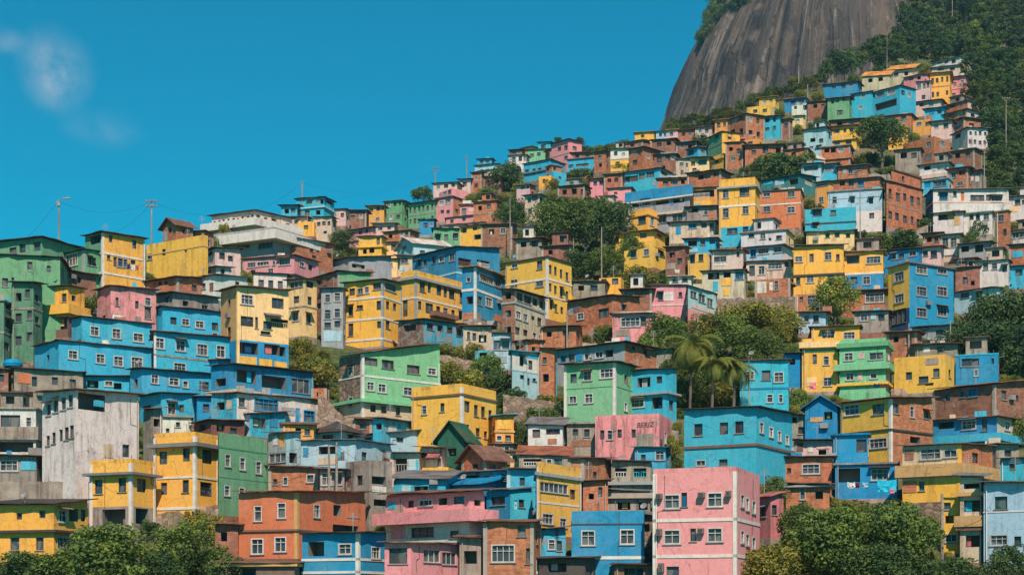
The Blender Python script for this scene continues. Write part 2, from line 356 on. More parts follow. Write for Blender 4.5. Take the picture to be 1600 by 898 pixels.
def house(line, scale=1.0):
    global LAST, NH
    col, geo, opt, wins, label = [q.strip() for q in line.split('|')]
    xL, xC, xR, yt, yb = [float(q) for q in geo.split(',')]
    O = {}; bands = []
    for q in opt.split():
        k, v = q.split('=')
        if k == 'b': bands.append(v.split(':'))
        else: O[k] = v
    rnd = random.Random(int(xL*7+yt*13)); random.seed(int(xL*31+yt*17))
    D = dmap(xC, yb)*float(O.get('D', 1))*scale; s = F/D
    C = Vector(((xC-800)/F*D, D, 0)); r = C.normalized(); u = Vector((r.y, -r.x, 0))
    zt = ZC+(YH-yt)/F*D; zb = ZC+(YH-yb)/F*D
    wl, wr = xC-xL, xR-xC
    dlim = min(9.0, 3.0+.9*(zt-zb))
    if 'dep' in O: dlim = float(O['dep'])
    visL, visR = wl > max(2.5, .07*(wl+wr)), wr > max(2.5, .07*(wl+wr))
    def cast(d, x):
        xl = (x-800)/F; den = d.x-xl*d.y
        return (xl*C.y-C.x)/den if abs(den) > 1e-5 else -1
    a = math.atan(wr/wl/.8) if visL and visR else R(88) if visR else R(2)
    if 'a' in O: a = R(float(O['a']))
    aL = aR = a
    if 'yl' in O:
        DL = D*(YH-yt)/(YH-float(O['yl'])); q = Vector(((xL-800)/F*DL, DL, 0))-C; aL = math.atan2(q.dot(r), -q.dot(u))
        if visR and 'yr' not in O: aR = aL
    if 'yr' in O:
        DR = D*(YH-yt)/(YH-float(O['yr'])); q = Vector(((xR-800)/F*DR, DR, 0))-C; aR = math.atan2(q.dot(u), q.dot(r))
        if visL and 'yl' not in O: aL = aR
    aL, aR = (max(R(2), min(R(88), q)) for q in (aL, aR))
    for _ in range(60):
        dl = -math.cos(aL)*u+math.sin(aL)*r if visL else r-u*.02; dr = math.sin(aR)*u+math.cos(aR)*r if visR else r+u*.02
        ll = cast(dl, xL) if visL else None; lr = cast(dr, xR) if visR else None; ok = True
        if visR and (lr < 0 or lr*math.cos(aR) > dlim+.01) and aR < R(87): aR += R(1.5); ok = False
        if visL and (ll < 0 or ll*math.sin(aL) > dlim+.01) and aL > R(3): aL -= R(1.5); ok = False
        if ok: break
    if ll is None or ll < .5: ll = max(2.0, min(dlim, .8*(lr or 5)))
    if lr is None or lr < .5: lr = max(2.0, min(dlim, .8*(ll or 5)))
    L, Rr = C+dl*ll, C+dr*lr; B = L+dr*lr
    if scale == 1.0:
        rt_ = 1.0
        for q, xx, vis in ((L, xL, visL), (Rr, xR, visR)):
            if vis:
                lim = dmap(xx, yb)
                rt_ = min(rt_, (lim+1.2)/q.y)
        if rt_ < .995: return house(line, max(rt_, .945))
    zf = zb-4.0
    cb = bands
    base = Vector((C.x, C.y, zb))
    name = O.get('k') or {'b': 'brick_house', 'c': 'concrete_house'}.get('b' if col.startswith('brk') else 'c' if col in ('con', 'rub') else 'x', 'painted_house')
    if O.get('join'): root = LAST; base = Vector(root.location)
    else:
        root = thing(name, label, 'shed' if name == 'shed' else 'house', base, 'sheds between the houses' if name == 'shed' else 'houses stacked on the hillside'); NH += 1; ROOTS.append(root)
    LAST = root
    fl, fr_, fb1, fb2 = Face(L, C), Face(C, Rr), Face(Rr, B), Face(B, L)
    ZY = lambda y, d=D: ZC+(YH-y)/F*d
    # windows
    toks = wins.split()
    for tk in toks:
        if tk[0] in 'LR' and 'x' in tk:
            fc = fl if tk[0] == 'L' else fr_; spec = tk[1:]; rows, rest = spec.split('x'); nn = ''.join(ch for ch in rest if ch.isdigit()); typ = rest[len(nn)]; cr = rest.split(':')[1] if ':' in rest else ''
            rows, nn = int(rows), int(nn); H = (zt-zb)/rows
            for i in range(rows):
                for j in range(nn):
                    if rnd.random() < .08: continue
                    cw = fc.W/nn; ww = min(1.3, cw*.58)*rnd.uniform(.75, 1.05); hh = min(1.35, H*.5)*rnd.uniform(.8, 1.05)
                    tc = cw*(j+.5)+rnd.uniform(-.1, .1)*cw; zc = zt-H*(i+.52)+rnd.uniform(-.05, .05)*H
                    if ww < .25: continue
                    window(fc, tc-ww/2, tc+ww/2, zc-hh/2, zc+hh/2, typ, cr, base, root, s)
            continue
        pr = tk.split(','); px, py, pw, ph = [float(q) for q in pr[:4]]; tc = pr[4].split(':'); typ = tc[0]; cr = tc[1] if len(tc) > 1 else ''
        fc = fl if px < xC else fr_
        if typ in 'wd': pw, ph = pw*1.1, ph*1.1
        t0, t1 = fc.hit(px-pw/2), fc.hit(px+pw/2)
        t0, t1 = max(.06, min(t0, fc.W-.3)), max(.3, min(t1, fc.W-.06))
        if t1-t0 < .2: continue
        tm = fc.A+fc.e*((t0+t1)/2); dd = tm.y
        z0, z1 = ZY(py+ph/2, dd), ZY(py-ph/2, dd)
        z0 = max(z0, zb-.6); z1 = min(z1, zt-.12)
        if z1-z0 < .2: continue
        window(fc, t0, t1, z0, z1, typ, cr, base, root, s)
    nfl = max(1, round((zt-zb)/2.9))
    if not O.get('join') and 'plain' not in O:
        for fc, vis in ((fl, visL), (fr_, visR), (fb1, True), (fb2, True)):
            if fc.rects or fc.W < 2.2: continue
            if not vis and fc in (fl, fr_): pass
            H = (zt-zb)/nfl
            for i in range(nfl):
                nn = max(1, int(fc.W/2.9))
                for j in range(nn):
                    if rnd.random() < .25: continue
                    tc = fc.W*(j+.5)/nn; ww, hh = rnd.uniform(.65, 1.05), rnd.uniform(.8, 1.2); zc = zt-H*(i+.5)
                    window(fc, tc-ww/2, tc+ww/2, zc-hh/2, zc+hh/2, rnd.choice('ddwo' if s > FAR else 'ddd'), '', base, root, s if fc in (fl, fr_) else min(s, FAR-.1))
    if s > 7.5 and 'plain' not in O:
        for fc in (fl, fr_):
            for _ in range(2):
                if fc.W > 2.5 and rnd.random() < .22:
                    pw, ph = rnd.uniform(.6, 1.6), rnd.uniform(.6, 1.5); q = rnd.uniform(.1, fc.W-pw-.1) if fc.W > pw+.3 else .1; zq = zb+rnd.random()*(zt-zb-ph-.3)
                    if zq > zb and not any(r_[0] < q+pw+.1 and r_[1] > q-.1 and r_[2] < zq+ph+.1 and r_[3] > zq-.1 for r_ in fc.rects):
                        m = MB(base); fc.box(m, q, q+pw, zq, zq+ph, .004, .035); cn = rnd.choice(['con', 'con', 'brk2', 'slate', 'rust', 'bei', 'gry']); m.build('wall_patch', TN if cn in ('slate', 'rust') else wallmat(cn), root, cn, .7); fc.rects.append((q, q+.001, zq, zq+.001, .01, False))
            for r_ in list(fc.rects):
                if r_[4] < .5 and r_[1]-r_[0] > .6 and rnd.random() < .10:
                    m = MB(base); pts = [fc.at(r_[0]-.15, r_[3]+.28, .01), fc.at(r_[1]+.15, r_[3]+.28, .01), fc.at(r_[1]+.15, r_[3]+.1, .6), fc.at(r_[0]-.15, r_[3]+.1, .6)]; dn = Vector((0, 0, .05))
                    m.quad(pts, [(0, 0), (1, 0), (1, 1), (0, 1)]); m.quad([q_-dn for q_ in pts][::-1])
                    for i in range(4): m.quad([pts[i]-dn, pts[(i+1) % 4]-dn, pts[(i+1) % 4], pts[i]])
                    m.build('awning', TN, root, rnd.choice(['slate', 'rust', 'con', 'drk']), .6)
    if not bands and nfl >= 2 and rnd.random() < (.9 if col.startswith('brk') or col == 'con' else .55):
        for i in range(1, nfl):
            m = MB(base); zq = zt-(zt-zb)*i/nfl
            if not any(r_[2] < zq+.12 and r_[3] > zq-.12 and r_[1]-r_[0] > .1 for f_ in (fl, fr_) for r_ in f_.rects):
                m.prism([C-(dl+dr)*.05, Rr+dr*.05-dl*.05, B+(dl+dr)*.05, L+dl*.05-dr*.05], zq-.1, zq+.1); m.build('floor_slab', CN, root, 'con', .6)
    if col.startswith('brk') and 'pil' not in O and s > 6 and rnd.random() < .6: O['pil'] = 'C:con' if not (visL and visR) else 'LCR:con'
    # walls, storey zones from the top down
    cL, cR = O.get('L', col), O.get('R', col)
    zones = [(zt, None, cL, cR, '')]
    if 'low' in O:
        y, cs = O['low'].split(':'); cs = cs.split('/'); zz = ZY(float(y)); zones = [(zt, zz, cL, cR, ''), (zz, None, cs[0], cs[-1], 'lower_')]
    wear = float(O.get('wear', rnd.uniform(.2, .62)))
    bscale = 1.0
    jit = [rnd.uniform(.93, 1.06) for _ in range(3)]
    def colr(c): return tuple(min(1, q*j) for q, j in zip(lin(c), jit))
    for (z1, z0, a1, a2, pre) in zones:
        z0 = zb-.35 if z0 is None else z0
        A = MB(base); wall_mesh(A, fl, z0, z1)
        Bm = A if a2 == a1 else MB(base)
        wall_mesh(Bm, fr_, z0, z1); wall_mesh(Bm, fb1, z0, z1); wall_mesh(A, fb2, z0, z1)
        if pre == '':
            A.quad([Vector((p.x, p.y, zt-.02)) for p in (C, Rr, B, L)])
        A.build(pre+'wall', [wallmat(a1), IN], root, colr(a1), wear)
        if Bm is not A: Bm.build(pre+'side_wall', [wallmat(a2), IN], root, colr(a2), wear)
    def foot(o): return [C-(dl+dr)*o, Rr+dr*o-dl*o, B+(dl+dr)*o, L+dl*o-dr*o]
    fm = MB(base); fm.prism(foot(.06), zf, zb-.35)
    fcn = O.get('f') or rnd.choice(['con', 'con', 'rub', 'brk2', col])
    fm.build('foundation', wallmat(fcn), root, colr(fcn), .6)
    for bd in cb:
        y0, y1, pj, cn = float(bd[0]), float(bd[1]), float(bd[2]), bd[3]
        m = MB(base); m.prism(foot(pj), ZY(y1), ZY(y0))
        nm = 'string_course' if pj < .12 and cn == 'wht' else 'balcony_parapet' if (y1-y0)/s > .55 else 'cornice'
        m.build(nm, TR if nm != 'balcony_parapet' else wallmat(cn), root, cn, .4)
    if 'pil' in O:
        pp = O['pil'].split(':'); cn = pp[1] if len(pp) > 1 else 'wht'; pw = .16
        for ch in pp[0]:
            q = {'L': L, 'C': C, 'R': Rr}[ch]; m = MB(base)
            g = [q-(dl+dr)*.05, q-dl*.05+dr*pw*1.5, q+(dl+dr)*pw*1.5, q+dl*pw*1.5-dr*.05]
            if ch == 'L': g = [p-dl*pw*1.5+dl*.05 for p in g]
            if ch == 'R': g = [p-dr*pw*1.5+dr*.05 for p in g]
            m.prism(g, zb-.3, zt-.05); m.build('corner_strip', TR, root, cn)
    # roof
    rf = O.get('roof', rnd.choice(['tin:drk', 'tin:drk', 'tin:rust', 'tin:slate', 'flat:con', 'tin:brn'])).split(':')
    rt, rc = rf[0], (rf[1] if len(rf) > 1 else 'drk'); rise = float(rf[2]) if len(rf) > 2 else None
    rm = TN if rc in ('drk', 'rust', 'slate', 'tile', 'brn', 'gry', 'blu', 'blu2', 'red', 'dkg', 'teal', 'wht', 'yeo', 'pnk2', 'tan', 'cya') else PL
    ov = rnd.uniform(.30, .58)*(1 if s > 9 else 1.15)
    m = MB(base)
    if rt == 'tin':
        rs = rise if rise is not None else rnd.uniform(.15, .6)
        # lapped sheets: uneven eaves, a little sag, one closed skin
        W1, W2 = ll+2*ov, lr+2*ov; n1, n2 = max(2, min(14, int(W1/.95))), max(2, min(8, int(W2/1.1)))
        o0 = C-(dl+dr)*ov; jt = .11 if s > 7 else .07; top, bot = [], []
        for i in range(n1+1):
            for j in range(n2+1):
                e1 = rnd.uniform(-jt, jt*1.3) if j == 0 else 0; e2 = rnd.uniform(-jt, jt*1.3) if i == 0 else 0
                q = o0+dl*(W1*i/n1)-dl*e2+dr*(W2*j/n2)-dr*e1
                z = zt+.10+rs*(.35*i/n1+.65*j/n2 if rise is None else max(i/n1*.15, 0)+.85*j/n2)+rnd.uniform(-.035, .035)
                top.append(Vector((q.x, q.y, z))); bot.append(Vector((q.x, q.y, z-.07 if (i in (0, n1) or j in (0, n2)) else z-.07)))
        gi = lambda i, j: i*(n2+1)+j; uvp = lambda i, j: (W1*i/n1, W2*j/n2)
        for i in range(n1):
            for j in range(n2):
                k4 = [(i, j), (i+1, j), (i+1, j+1), (i, j+1)]
                m.quad([top[gi(*q)] for q in k4][::-1], [uvp(*q) for q in k4][::-1]); m.quad([bot[gi(*q)] for q in k4], [uvp(*q) for q in k4])
        rim = [(i, 0) for i in range(n1)]+[(n1, j) for j in range(n2)]+[(i, n2) for i in range(n1, 0, -1)]+[(0, j) for j in range(n2, 0, -1)]
        for q, q2 in zip(rim, rim[1:]+rim[:1]):
            m.quad([bot[gi(*q)], bot[gi(*q2)], top[gi(*q2)], top[gi(*q)]], [uvp(*q), uvp(*q2), uvp(*q2), uvp(*q)])
        m.build('roof', rm, root, rc, rnd.uniform(.3, .9))
        gp = MB(base); zz = [zt+.02, zt+.03+rs*.6, zt+.03+rs*.9, zt+.03+rs*.3] if rise is None else [zt+.02, zt+.03+rs*.78, zt+.03+rs*.92, zt+.03+rs*.1]
        gp.prism(foot(-.05), zt-.015, zz); gp.build('attic_wall', wallmat(cR), root, colr(cR), wear)
    elif rt == 'flat':
        m.prism(foot(ov*.6), zt+.002, zt+.17); m.build('roof', wallmat(rc) if rc in ('con', 'brk') else rm, root, rc, .5)
    elif rt == 'par':
        m = MB(base); ft, ft2 = foot(.0), foot(-.18)
        for i in range(4):
            j = (i+1) % 4; m.prism([ft[i], ft[j], ft2[j], ft2[i]], zt-.01, zt+.34)
        m.build('parapet', wallmat(col), root, colr(col), .6)
    elif rt == 'hip':
        rs = rise or 1.2; q = foot(ov); ctr = sum(q, Vector((0, 0, 0)))/4; b = [Vector((p.x, p.y, zt+.05)) for p in q]; t = Vector((ctr.x, ctr.y, zt+rs))
        m.quad([Vector((p.x, p.y, zt+.002)) for p in q][::-1])
        for i in range(4):
            j = (i+1) % 4; ww = (b[j]-b[i]).length
            m.quad([b[i], b[j], t], [(0, 0), (ww, 0), (ww/2, 2)]); m.quad([b[i]-Vector((0, 0, .048)), b[j]-Vector((0, 0, .048)), b[j], b[i]])
        m.build('roof', rm, root, rc, .6)
    elif rt in ('gabL', 'gabR'):
        # gable triangle on the left or right face, ridge runs back from it
        if rt == 'gabL': e, g, n1, n2 = dl, dr, ll, lr
        else: e, g, n1, n2 = dr, dl, lr, ll
        rs = rise or .3*n1
        def pt(i, j, z): q = C+e*i+g*j; return Vector((q.x, q.y, z))
        gw = MB(base); tri = lambda j: [pt(0, j, zt+.002), pt(n1, j, zt+.002), pt(n1/2, j, zt+rs)]
        t0, t1 = tri(0), tri(n2)
        if rt == 'gabL': gw.quad([t0[1], t0[0], t0[2]]); gw.quad([t1[0], t1[1], t1[2]])
        else: gw.quad(t0); gw.quad(t1[::-1])
        gw.build('gable_wall', wallmat(cL if rt == 'gabL' else cR), root, colr(cL if rt == 'gabL' else cR), wear)
        k = rs/(n1/2)
        for sd in (0, 1):
            i0 = -ov if sd == 0 else n1+ov
            q = [pt(i0, -ov, zt-ov*k+.03), pt(n1/2, -ov, zt+rs+.03), pt(n1/2, n2+ov, zt+rs+.03), pt(i0, n2+ov, zt-ov*k+.03)]
            up = [p+Vector((0, 0, .1)) for p in q]; W2 = n2+2*ov
            m.quad(up, [(0, 0), (0, 2), (W2, 2), (W2, 0)]); m.quad(q[::-1], [(0, 0), (0, 2), (W2, 2), (W2, 0)])
            for i in range(4):
                j = (i+1) % 4; m.quad([q[i], q[j], up[j], up[i]])
        m.build('roof', rm, root, rc, .6)
    if s > 7 and rt in ('flat', 'none', 'par') and rnd.random() < .5:
        for _ in range(rnd.randint(2, 4)):
            m = MB(base); p = C+dl*ll*rnd.uniform(.1, .9)+dr*lr*rnd.uniform(.1, .8); z = zt+.1; m.tube([(p.x, p.y, z), (p.x+rnd.uniform(-.06, .06), p.y, z+rnd.uniform(.5, 1.1))], .035, 4)
            m.build('starter_bar', ME, root, 'rust')
    if s > 8.5 and rnd.random() < .5:
        p = L-dl*.25-dr*.08 if wl > wr else Rr-dr*.25-dl*.08; m = MB(base)
        m.tube([(p.x, p.y, zb-.3), (p.x, p.y, zt-.1)], .05, 6); m.build('drainpipe', TR, root, rnd.choice(['wht', 'gry', 'con']))
    pr = .0 if (rt == 'par' or O.get('join') or O.get('k') == 'terraced_building' or yb > 760 or ('pil' in O and not col.startswith('brk')) or rt in ('hip', 'gabL', 'gabR') or rise) else (.2 if xC > 700 else 0) if yt < skyl(xC)+14 else .62
    if rnd.random() < pr and ll > 3.2 and lr > 2.5:
        f0 = rnd.uniform(.02, .4); f1 = f0+rnd.uniform(.38, .58); g0 = rnd.uniform(.12, .3); hh = rnd.uniform(1.5, 2.3)
        q = [C+dl*ll*f0+dr*lr*g0, C+dl*ll*f0+dr*lr*.96, C+dl*ll*f1+dr*lr*.96, C+dl*ll*f1+dr*lr*g0]
        rcn = rnd.choice(['brk', 'brk2', 'con', 'con', 'brk', col, 'bei', 'pal', 'wht']); zr = zt+.05
        sx = [800+F*p.x/p.y for p in q]; sy = YH-F*(zr+hh+.5-ZC)/min(p.y for p in q)
        if any(w_[0] < max(sx)+3 and w_[1] > min(sx)-3 and sy < w_[3] and w_[2] < yt+1 and w_[4] < yb-3 for w_ in ALLWIN): q = None
    else: q = None
    if q:
        A = MB(base); fa, fb, fc2, fd = Face(q[3], q[0]), Face(q[0], q[1]), Face(q[1], q[2]), Face(q[2], q[3])
        for ff in (fa, fb):
            if ff.W > 1.4:
                w0 = ff.W*rnd.uniform(.12, .5); ff.rects.append((w0, min(ff.W-.15, w0+rnd.uniform(.6, 1.3)), zr+hh*.35, zr+hh*.8, .7, True))
        for ff in (fa, fb, fc2, fd): wall_mesh(A, ff, zr, zr+hh)
        rm_o = A.build('rooftop_room', [wallmat(rcn), IN], root, colr(rcn), .6)
        T = MB(base); ex, ey = dl, dr; o_ = .3; qq = [q[0]-(dl+dr)*o_, q[1]-dl*o_+dr*o_, q[2]+(dl+dr)*o_, q[3]+dl*o_-dr*o_]; rr = rnd.uniform(.1, .5)
        T.prism(qq, zr+hh+.004, [zr+hh+.08, zr+hh+.08+rr, zr+hh+.08+rr, zr+hh+.1]); T.build('roof_sheet', TN, rm_o, rnd.choice(['rust', 'slate', 'drk', 'brn']), .7)
    if not q and rnd.random() < pr*.6 and ll > 2.5 and lr > 2.5:
        for k_ in range(rnd.randint(2, 5)):      # stored sheets, blocks and boxes on the roof
            x0, y0 = rnd.uniform(.1, .85), rnd.uniform(.05, .6); m = MB(base); q = C+dl*ll*x0+dr*lr*y0
            m.box((q.x, q.y, zt+.1), u*rnd.uniform(.4, 1.3), r*rnd.uniform(.4, .9), Vector((0, 0, rnd.uniform(.35, .95)))); m.build('rooftop_crate', PL, root, rnd.choice(['blu', 'gry', 'con', 'bei', 'brk2', 'wht', 'slate', 'cya']), .6)
    if s > 8.8:
        for fc_ in (fl, fr_):
            if fc_.W < 3: continue
            if rnd.random() < .45:      # wall mounted service cable
                q = fc_.W*rnd.uniform(.08, .92); m = MB(base); zz0 = zb+(zt-zb)*rnd.uniform(.1, .5); q2 = q+rnd.uniform(-.8, .8)
                q2 = min(fc_.W-.1, max(.1, q2)); zm = zz0+(zt-zz0)*.5
                m.tube([fc_.at(q, zt-.15, .03), fc_.at(q, zm, .03), fc_.at(q2, zm-.12, .035), fc_.at(q2, zz0, .03)], .022, 4); m.build('service_cable', TR, root, 'drk')
            if rnd.random() < .22:
                q = rnd.uniform(.3, fc_.W-1.1); zq = zb+(zt-zb)*rnd.uniform(.3, .8)
                if not any(r_[0] < q+.85 and r_[1] > q-.1 and r_[2] < zq+.65 and r_[3] > zq-.1 for r_ in fc_.rects):
                    m = MB(base); fc_.box(m, q, q+.75, zq, zq+.5, .003, .38); m.build('air_conditioner', TR, root, rnd.choice([(.3, .3, .29), (.2, .2, .2)]))
    if s > 7.5 and rnd.random() < .3:
        p = C+dl*ll*rnd.uniform(.2, .8)+dr*lr*.3; z = zt+.15; m = MB(base); h = rnd.uniform(1.2, 2.6)
        m.tube([(p.x, p.y, z), (p.x, p.y, z+h)], .03, 4); e2 = u
        for i in range(4): m.tube([Vector((p.x, p.y, z+h-.1-i*.16))-e2*(.25+.08*i), Vector((p.x, p.y, z+h-.1-i*.16))+e2*(.25+.08*i)], .018, 4)
        m.build('antenna', ME, root, 'gry')
    elif s > 8.5 and rnd.random() < .12:
        p = C+dl*ll*rnd.uniform(.2, .8)+dr*.15; z = zt+.2; m = MB(base)
        m.tube([(p.x, p.y, z), (p.x, p.y, z+.5)], .035, 5); c0 = Vector((p.x, p.y, z+.62)); dn = Vector((-.4, -.7, .6)).normalized(); a0 = dn.orthogonal().normalized(); b0 = dn.cross(a0)
        prev = None
        for k in range(4):
            rr, off = .3*k/3, .12*(k/3)**2; ring = [c0+dn*off+(a0*math.cos(t)+b0*math.sin(t))*rr for t in [2*math.pi*j/12 for j in range(12)]]
            if prev:
                for j in range(12): m.quad([prev[j], prev[(j+1) % 12], ring[(j+1) % 12], ring[j]])
            prev = ring
        m.tube([c0, c0+dn*.4], .015, 4); m.build('satellite_dish', TR, root, (.26, .26, .26), smooth=True)
    if 'graf' in O:      # sprayed tag on the wall
        px, py, hpx, txt = O['graf'].split(':'); cu = bpy.data.curves.new('graffiti', 'FONT'); cu.body = txt; cu.size = float(hpx)/s*1.35; cu.extrude = .004; cu.shear = .15; cu.align_x = 'CENTER'; cu.offset = .012
        tmp = bpy.data.objects.new('tmp', cu); COL.objects.link(tmp); me = bpy.data.meshes.new_from_object(tmp, depsgraph=bpy.context.evaluated_depsgraph_get()); bpy.data.objects.remove(tmp); me.materials.clear(); me.materials.append(TR)
        g = bpy.data.objects.new('graffiti', me); COL.objects.link(g); g.parent = root; t0 = fl.hit(float(px)); q = fl.at(t0, ZY(float(py)), .012); g.location = q-base
        g.rotation_euler = (R(90), 0, math.atan2(fl.e.y, fl.e.x)); g.color = (.10, .055, .06, .3)
    return root
SKYTINT = (.0, 1.0, 1.08, 1); SKYSTR = .077; SUNSTR = 4.7; SUNCOL = (1.0, .82, .67); EXPO = 0.30; CLOUDC = (4.4, 5.6, 6.8, 1); HAZE = .00010
TREES = """
broad|868,400,95,88,mid|broad green tree at the left of the hillside grove|
broad|915,398,110,90,mid|large green tree in the middle of the hillside grove
broad|955,404,85,92,dark|tall green tree at the right of the hillside grove beside the yellow tiers
round|902,450,70,62,dark|dark tree at the bottom left of the hillside grove
round|945,448,80,66,mid|rounded tree at the bottom right of the hillside grove
round|880,352,80,46,dark|tree at the top left of the hillside grove
round|925,356,90,48,mid|tree at the top of the hillside grove under the dark brick porch
bush|1000,452,70,40,olive|bush right under the lowest yellow tier
bush|790,300,62,52,dark|dark bush on the upper middle ridge behind the thin pole
bush|762,318,40,30,mid|low bush left of the thin pole on the upper middle slope
round|800,372,62,62,dark|dark tree around the pole between green strip and grove
bush|816,312,40,30,olive|olive bush above the pale pink grey roofed house
bush|905,282,60,22,mid|bush strip below the slit window house
bush|862,296,30,20,olive|olive bush beside the small yellow house above the grove
round|536,406,56,46,dark|small round tree between beige house and yellow arched house
bush|492,374,34,36,olive|yellowish bush left of the beige house with square windows
bush|660,316,36,28,dark|dark bush on the middle skyline above green houses
broad|1378,262,92,80,dark,.38|tall roadside tree with bare trunks high on the right
bush|1222,284,90,48,dark|dark bushes in the upper right above the tall yellow house
bush|1262,270,40,36,mid|bush between dark bushes and the small white gable
bush|1190,276,50,34,mid|bush at the left end of the dark upper right bushes
bush|1372,392,50,34,mid|hedge bush left behind low saturated blue house
bush|1412,390,60,36,dark|hedge bush behind low saturated blue house
bush|1340,390,30,22,mid|small hedge bush by the pole over the yellow houses
round|1304,508,82,80,light,.12|round pale leaved tree in front of the big yellow house
flat|1575,545,170,92,dark,.16|wide dark spreading tree at the right edge
flat|1540,560,130,62,teal,.16|lower dark limb tree at the right edge above the blue house
round|1610,585,90,80,teal,.1|dark tree at the right edge under the spreading tree
flat|1175,532,145,58,olive,.1|flat topped olive hedge tree above the palms
round|1040,560,90,72,mid,.12|green tree left of the tall palm
round|1105,560,80,74,olive,.12|olive tree right behind the tall palm
round|1215,548,50,66,olive,.1|olive tree at the right end of the flat topped hedge
bush|1010,575,44,60,mid|bush right of the orange brick gallery end
bush|1050,600,50,50,dark|dark bush behind the blue two storey house
bush|1118,640,80,52,olive|olive bush at the foot of the palms
bush|1165,640,54,60,mid|bush in front of the half hidden light blue house
bush|1180,600,40,40,olive|bush at the left corner of the half hidden light blue house
bush|1246,640,34,40,mid|bush left of the cream-topped yellow house foot
bush|1048,720,34,48,olive|yellowish bush right of the graffitied pink wall
bush|990,725,44,22,olive|weedy bush under the graffitied pink wall
round|1210,808,52,70,mid,.05|green tree behind the tall pink block on the right
broad|1300,915,190,128,mid,.12|big green tree at the bottom right of the pink block
broad|1195,935,150,88,olive,.08|yellowish tree crown at the bottom beside the pink block
broad|1405,900,150,124,mid,.12|big dark green tree at the bottom left of the brown tower
round|1330,850,110,74,olive,.05|olive round tree top above the big bottom trees
broad|1480,935,130,70,dark,.05|low dark tree at the bottom edge under the brown tower
round|1575,930,90,84,dark,.08|dark tree in the bottom right corner
bush|1592,700,40,60,mid|bush at the right edge beside the blue balcony band house
round|1250,915,110,72,olive,.05|olive crown in the bottom tree group behind the pink block tree
broad|165,945,200,132,mid,.1|big round tree at the bottom left below the low yellow block
broad|50,935,150,78,dark,.08|dark tree in the bottom left corner
round|290,905,120,96,mid,.1|green tree right of the big bottom left tree
bush|325,850,60,56,olive|bush on the bank below the plain green block
bush|225,840,60,34,dark|bush around the pillar of the low yellow block
bush|345,900,60,56,mid|bush in front of the orange house left edge
bush|100,820,40,26,mid|bush in front of the bottom left yellow house
bush|146,500,42,46,mid|bush between yellow veranda and faded pink house
bush|350,488,50,30,dark|bush below the long tin roofed white house
bush|300,434,46,16,light|light green plant bed under the blank yellow house
bush|498,612,80,56,olive|yellow-green bush right of the cream building foot
bush|480,578,54,34,olive|dry bush above the yellow-green one
bush|545,640,50,40,mid|bush climbing the reddish bank
bush|735,618,70,48,olive|bush left of the peeling blue shack in the middle
bush|775,618,60,50,dark|dark bush under the peeling blue shack
bush|700,600,60,46,olive|yellowish bush right of the mint house with brown roof
bush|690,560,60,30,olive|dry bush under the peeling blue shuttered house
bush|735,570,56,40,olive|dry olive bush below the beige strip house
bush|655,550,50,26,mid|weeds under the glazed corner of the yellow pair
bush|800,640,60,40,dark|bush right of the central yellow house parapet
bush|845,664,64,36,mid|bush above the small white house with red shutters
bush|880,660,50,40,dark|dark bush left of the first mint house foot
bush|812,700,34,50,dark|bush left of the small white house with red shutters
bush|945,540,44,40,mid|bush in front of the pink banded house
bush|910,538,40,20,olive|weeds on the roof slope below the wide orange brick house
bush|740,900,44,60,olive|plants between pink glazed house and orange brick foreground house
bush|640,690,24,18,mid|potted plants on the pale blue low wall house
round|174,588,26,46,mid,.5|thin young tree in front of the lower long blue house
bush|1280,330,16,14,dark|little bush beside the narrow orange-yellow house
bush|1460,362,60,30,dark|bush left below the long white house
bush|1530,372,40,34,dark|bush at the foot of the white house with three windows
bush|1500,345,20,30,mid|bush under the wide dark opening
bush|1570,300,60,22,dark|shrub strip above the long white house at right
bush|1140,468,40,22,olive|weeds below the patchwork shack with yellow panels
bush|1222,206,24,22,olive|bush beside the little cream house near the rock
bush|1245,210,24,18,light|light bush under the white box house
bush|1280,200,24,20,mid|bush left of the green crest house
bush|1125,240,34,30,dark|bush beside the weathered green front house
bush|1092,236,40,28,dark|dark bush above the small blue house in the upper middle
bush|985,268,60,14,olive|weeds below white house with yellow lower storey
bush|1170,420,20,16,mid|plant beside the pinkish white house
bush|872,222,16,10,dark|dark shrub on the skyline left of the pink ridge house roof
bush|906,226,16,14,dark|small dark shrub right of the pink ridge house
bush|1440,545,50,20,mid|weeds under the blue and yellow tower house
bush|1420,610,40,16,olive|weeds in front of the bare yellow wall
bush|560,600,30,30,mid|bush at the stone side of the mint house
round|1140,566,90,78,mid,.1|green tree in the middle of the grove above the palms
round|1085,585,70,70,dark,.1|dark tree behind the tall coconut palm trunk
round|1185,580,90,70,mid,.1|green tree above the half hidden light blue house
bush|1065,640,60,70,olive|tall olive bush left of the tall palm foot
bush|1100,625,70,60,mid|green bush between the palm trunks
bush|1590,585,70,50,dark|dark bush under the right edge tree
broad|1370,935,170,90,dark,.08|dark low tree in front of the bottom right group
round|1255,850,80,70,mid,.06|green tree crown below the narrow white window brick storey
round|355,935,90,70,dark,.08|dark tree at the bottom between bottom left trees and brown roof
round|250,935,110,80,dark,.08|dark low tree at the bottom edge right of the big bottom left tree
bush|470,560,60,40,olive|dry scrub right of the cream building foot
bush|500,590,50,40,mid|green scrub below the dry scrub beside the cream building
bush|760,590,60,44,mid|green bush below the beige strip house
bush|660,575,50,24,olive|dry scrub left above the mint house with the brown roof
bush|860,640,60,30,olive|scrub beside the pale rubble wall
bush|310,830,60,44,olive|scrub on the rocky bank below the yellow and green blocks
bush|262,822,40,22,mid|small scrub at the foot of the tall yellow block
round|985,420,56,56,mid,.1|light tree between the grove and the lowest yellow tier
round|870,458,60,50,mid,.1|light tree at the lower left end of the hillside grove
"""
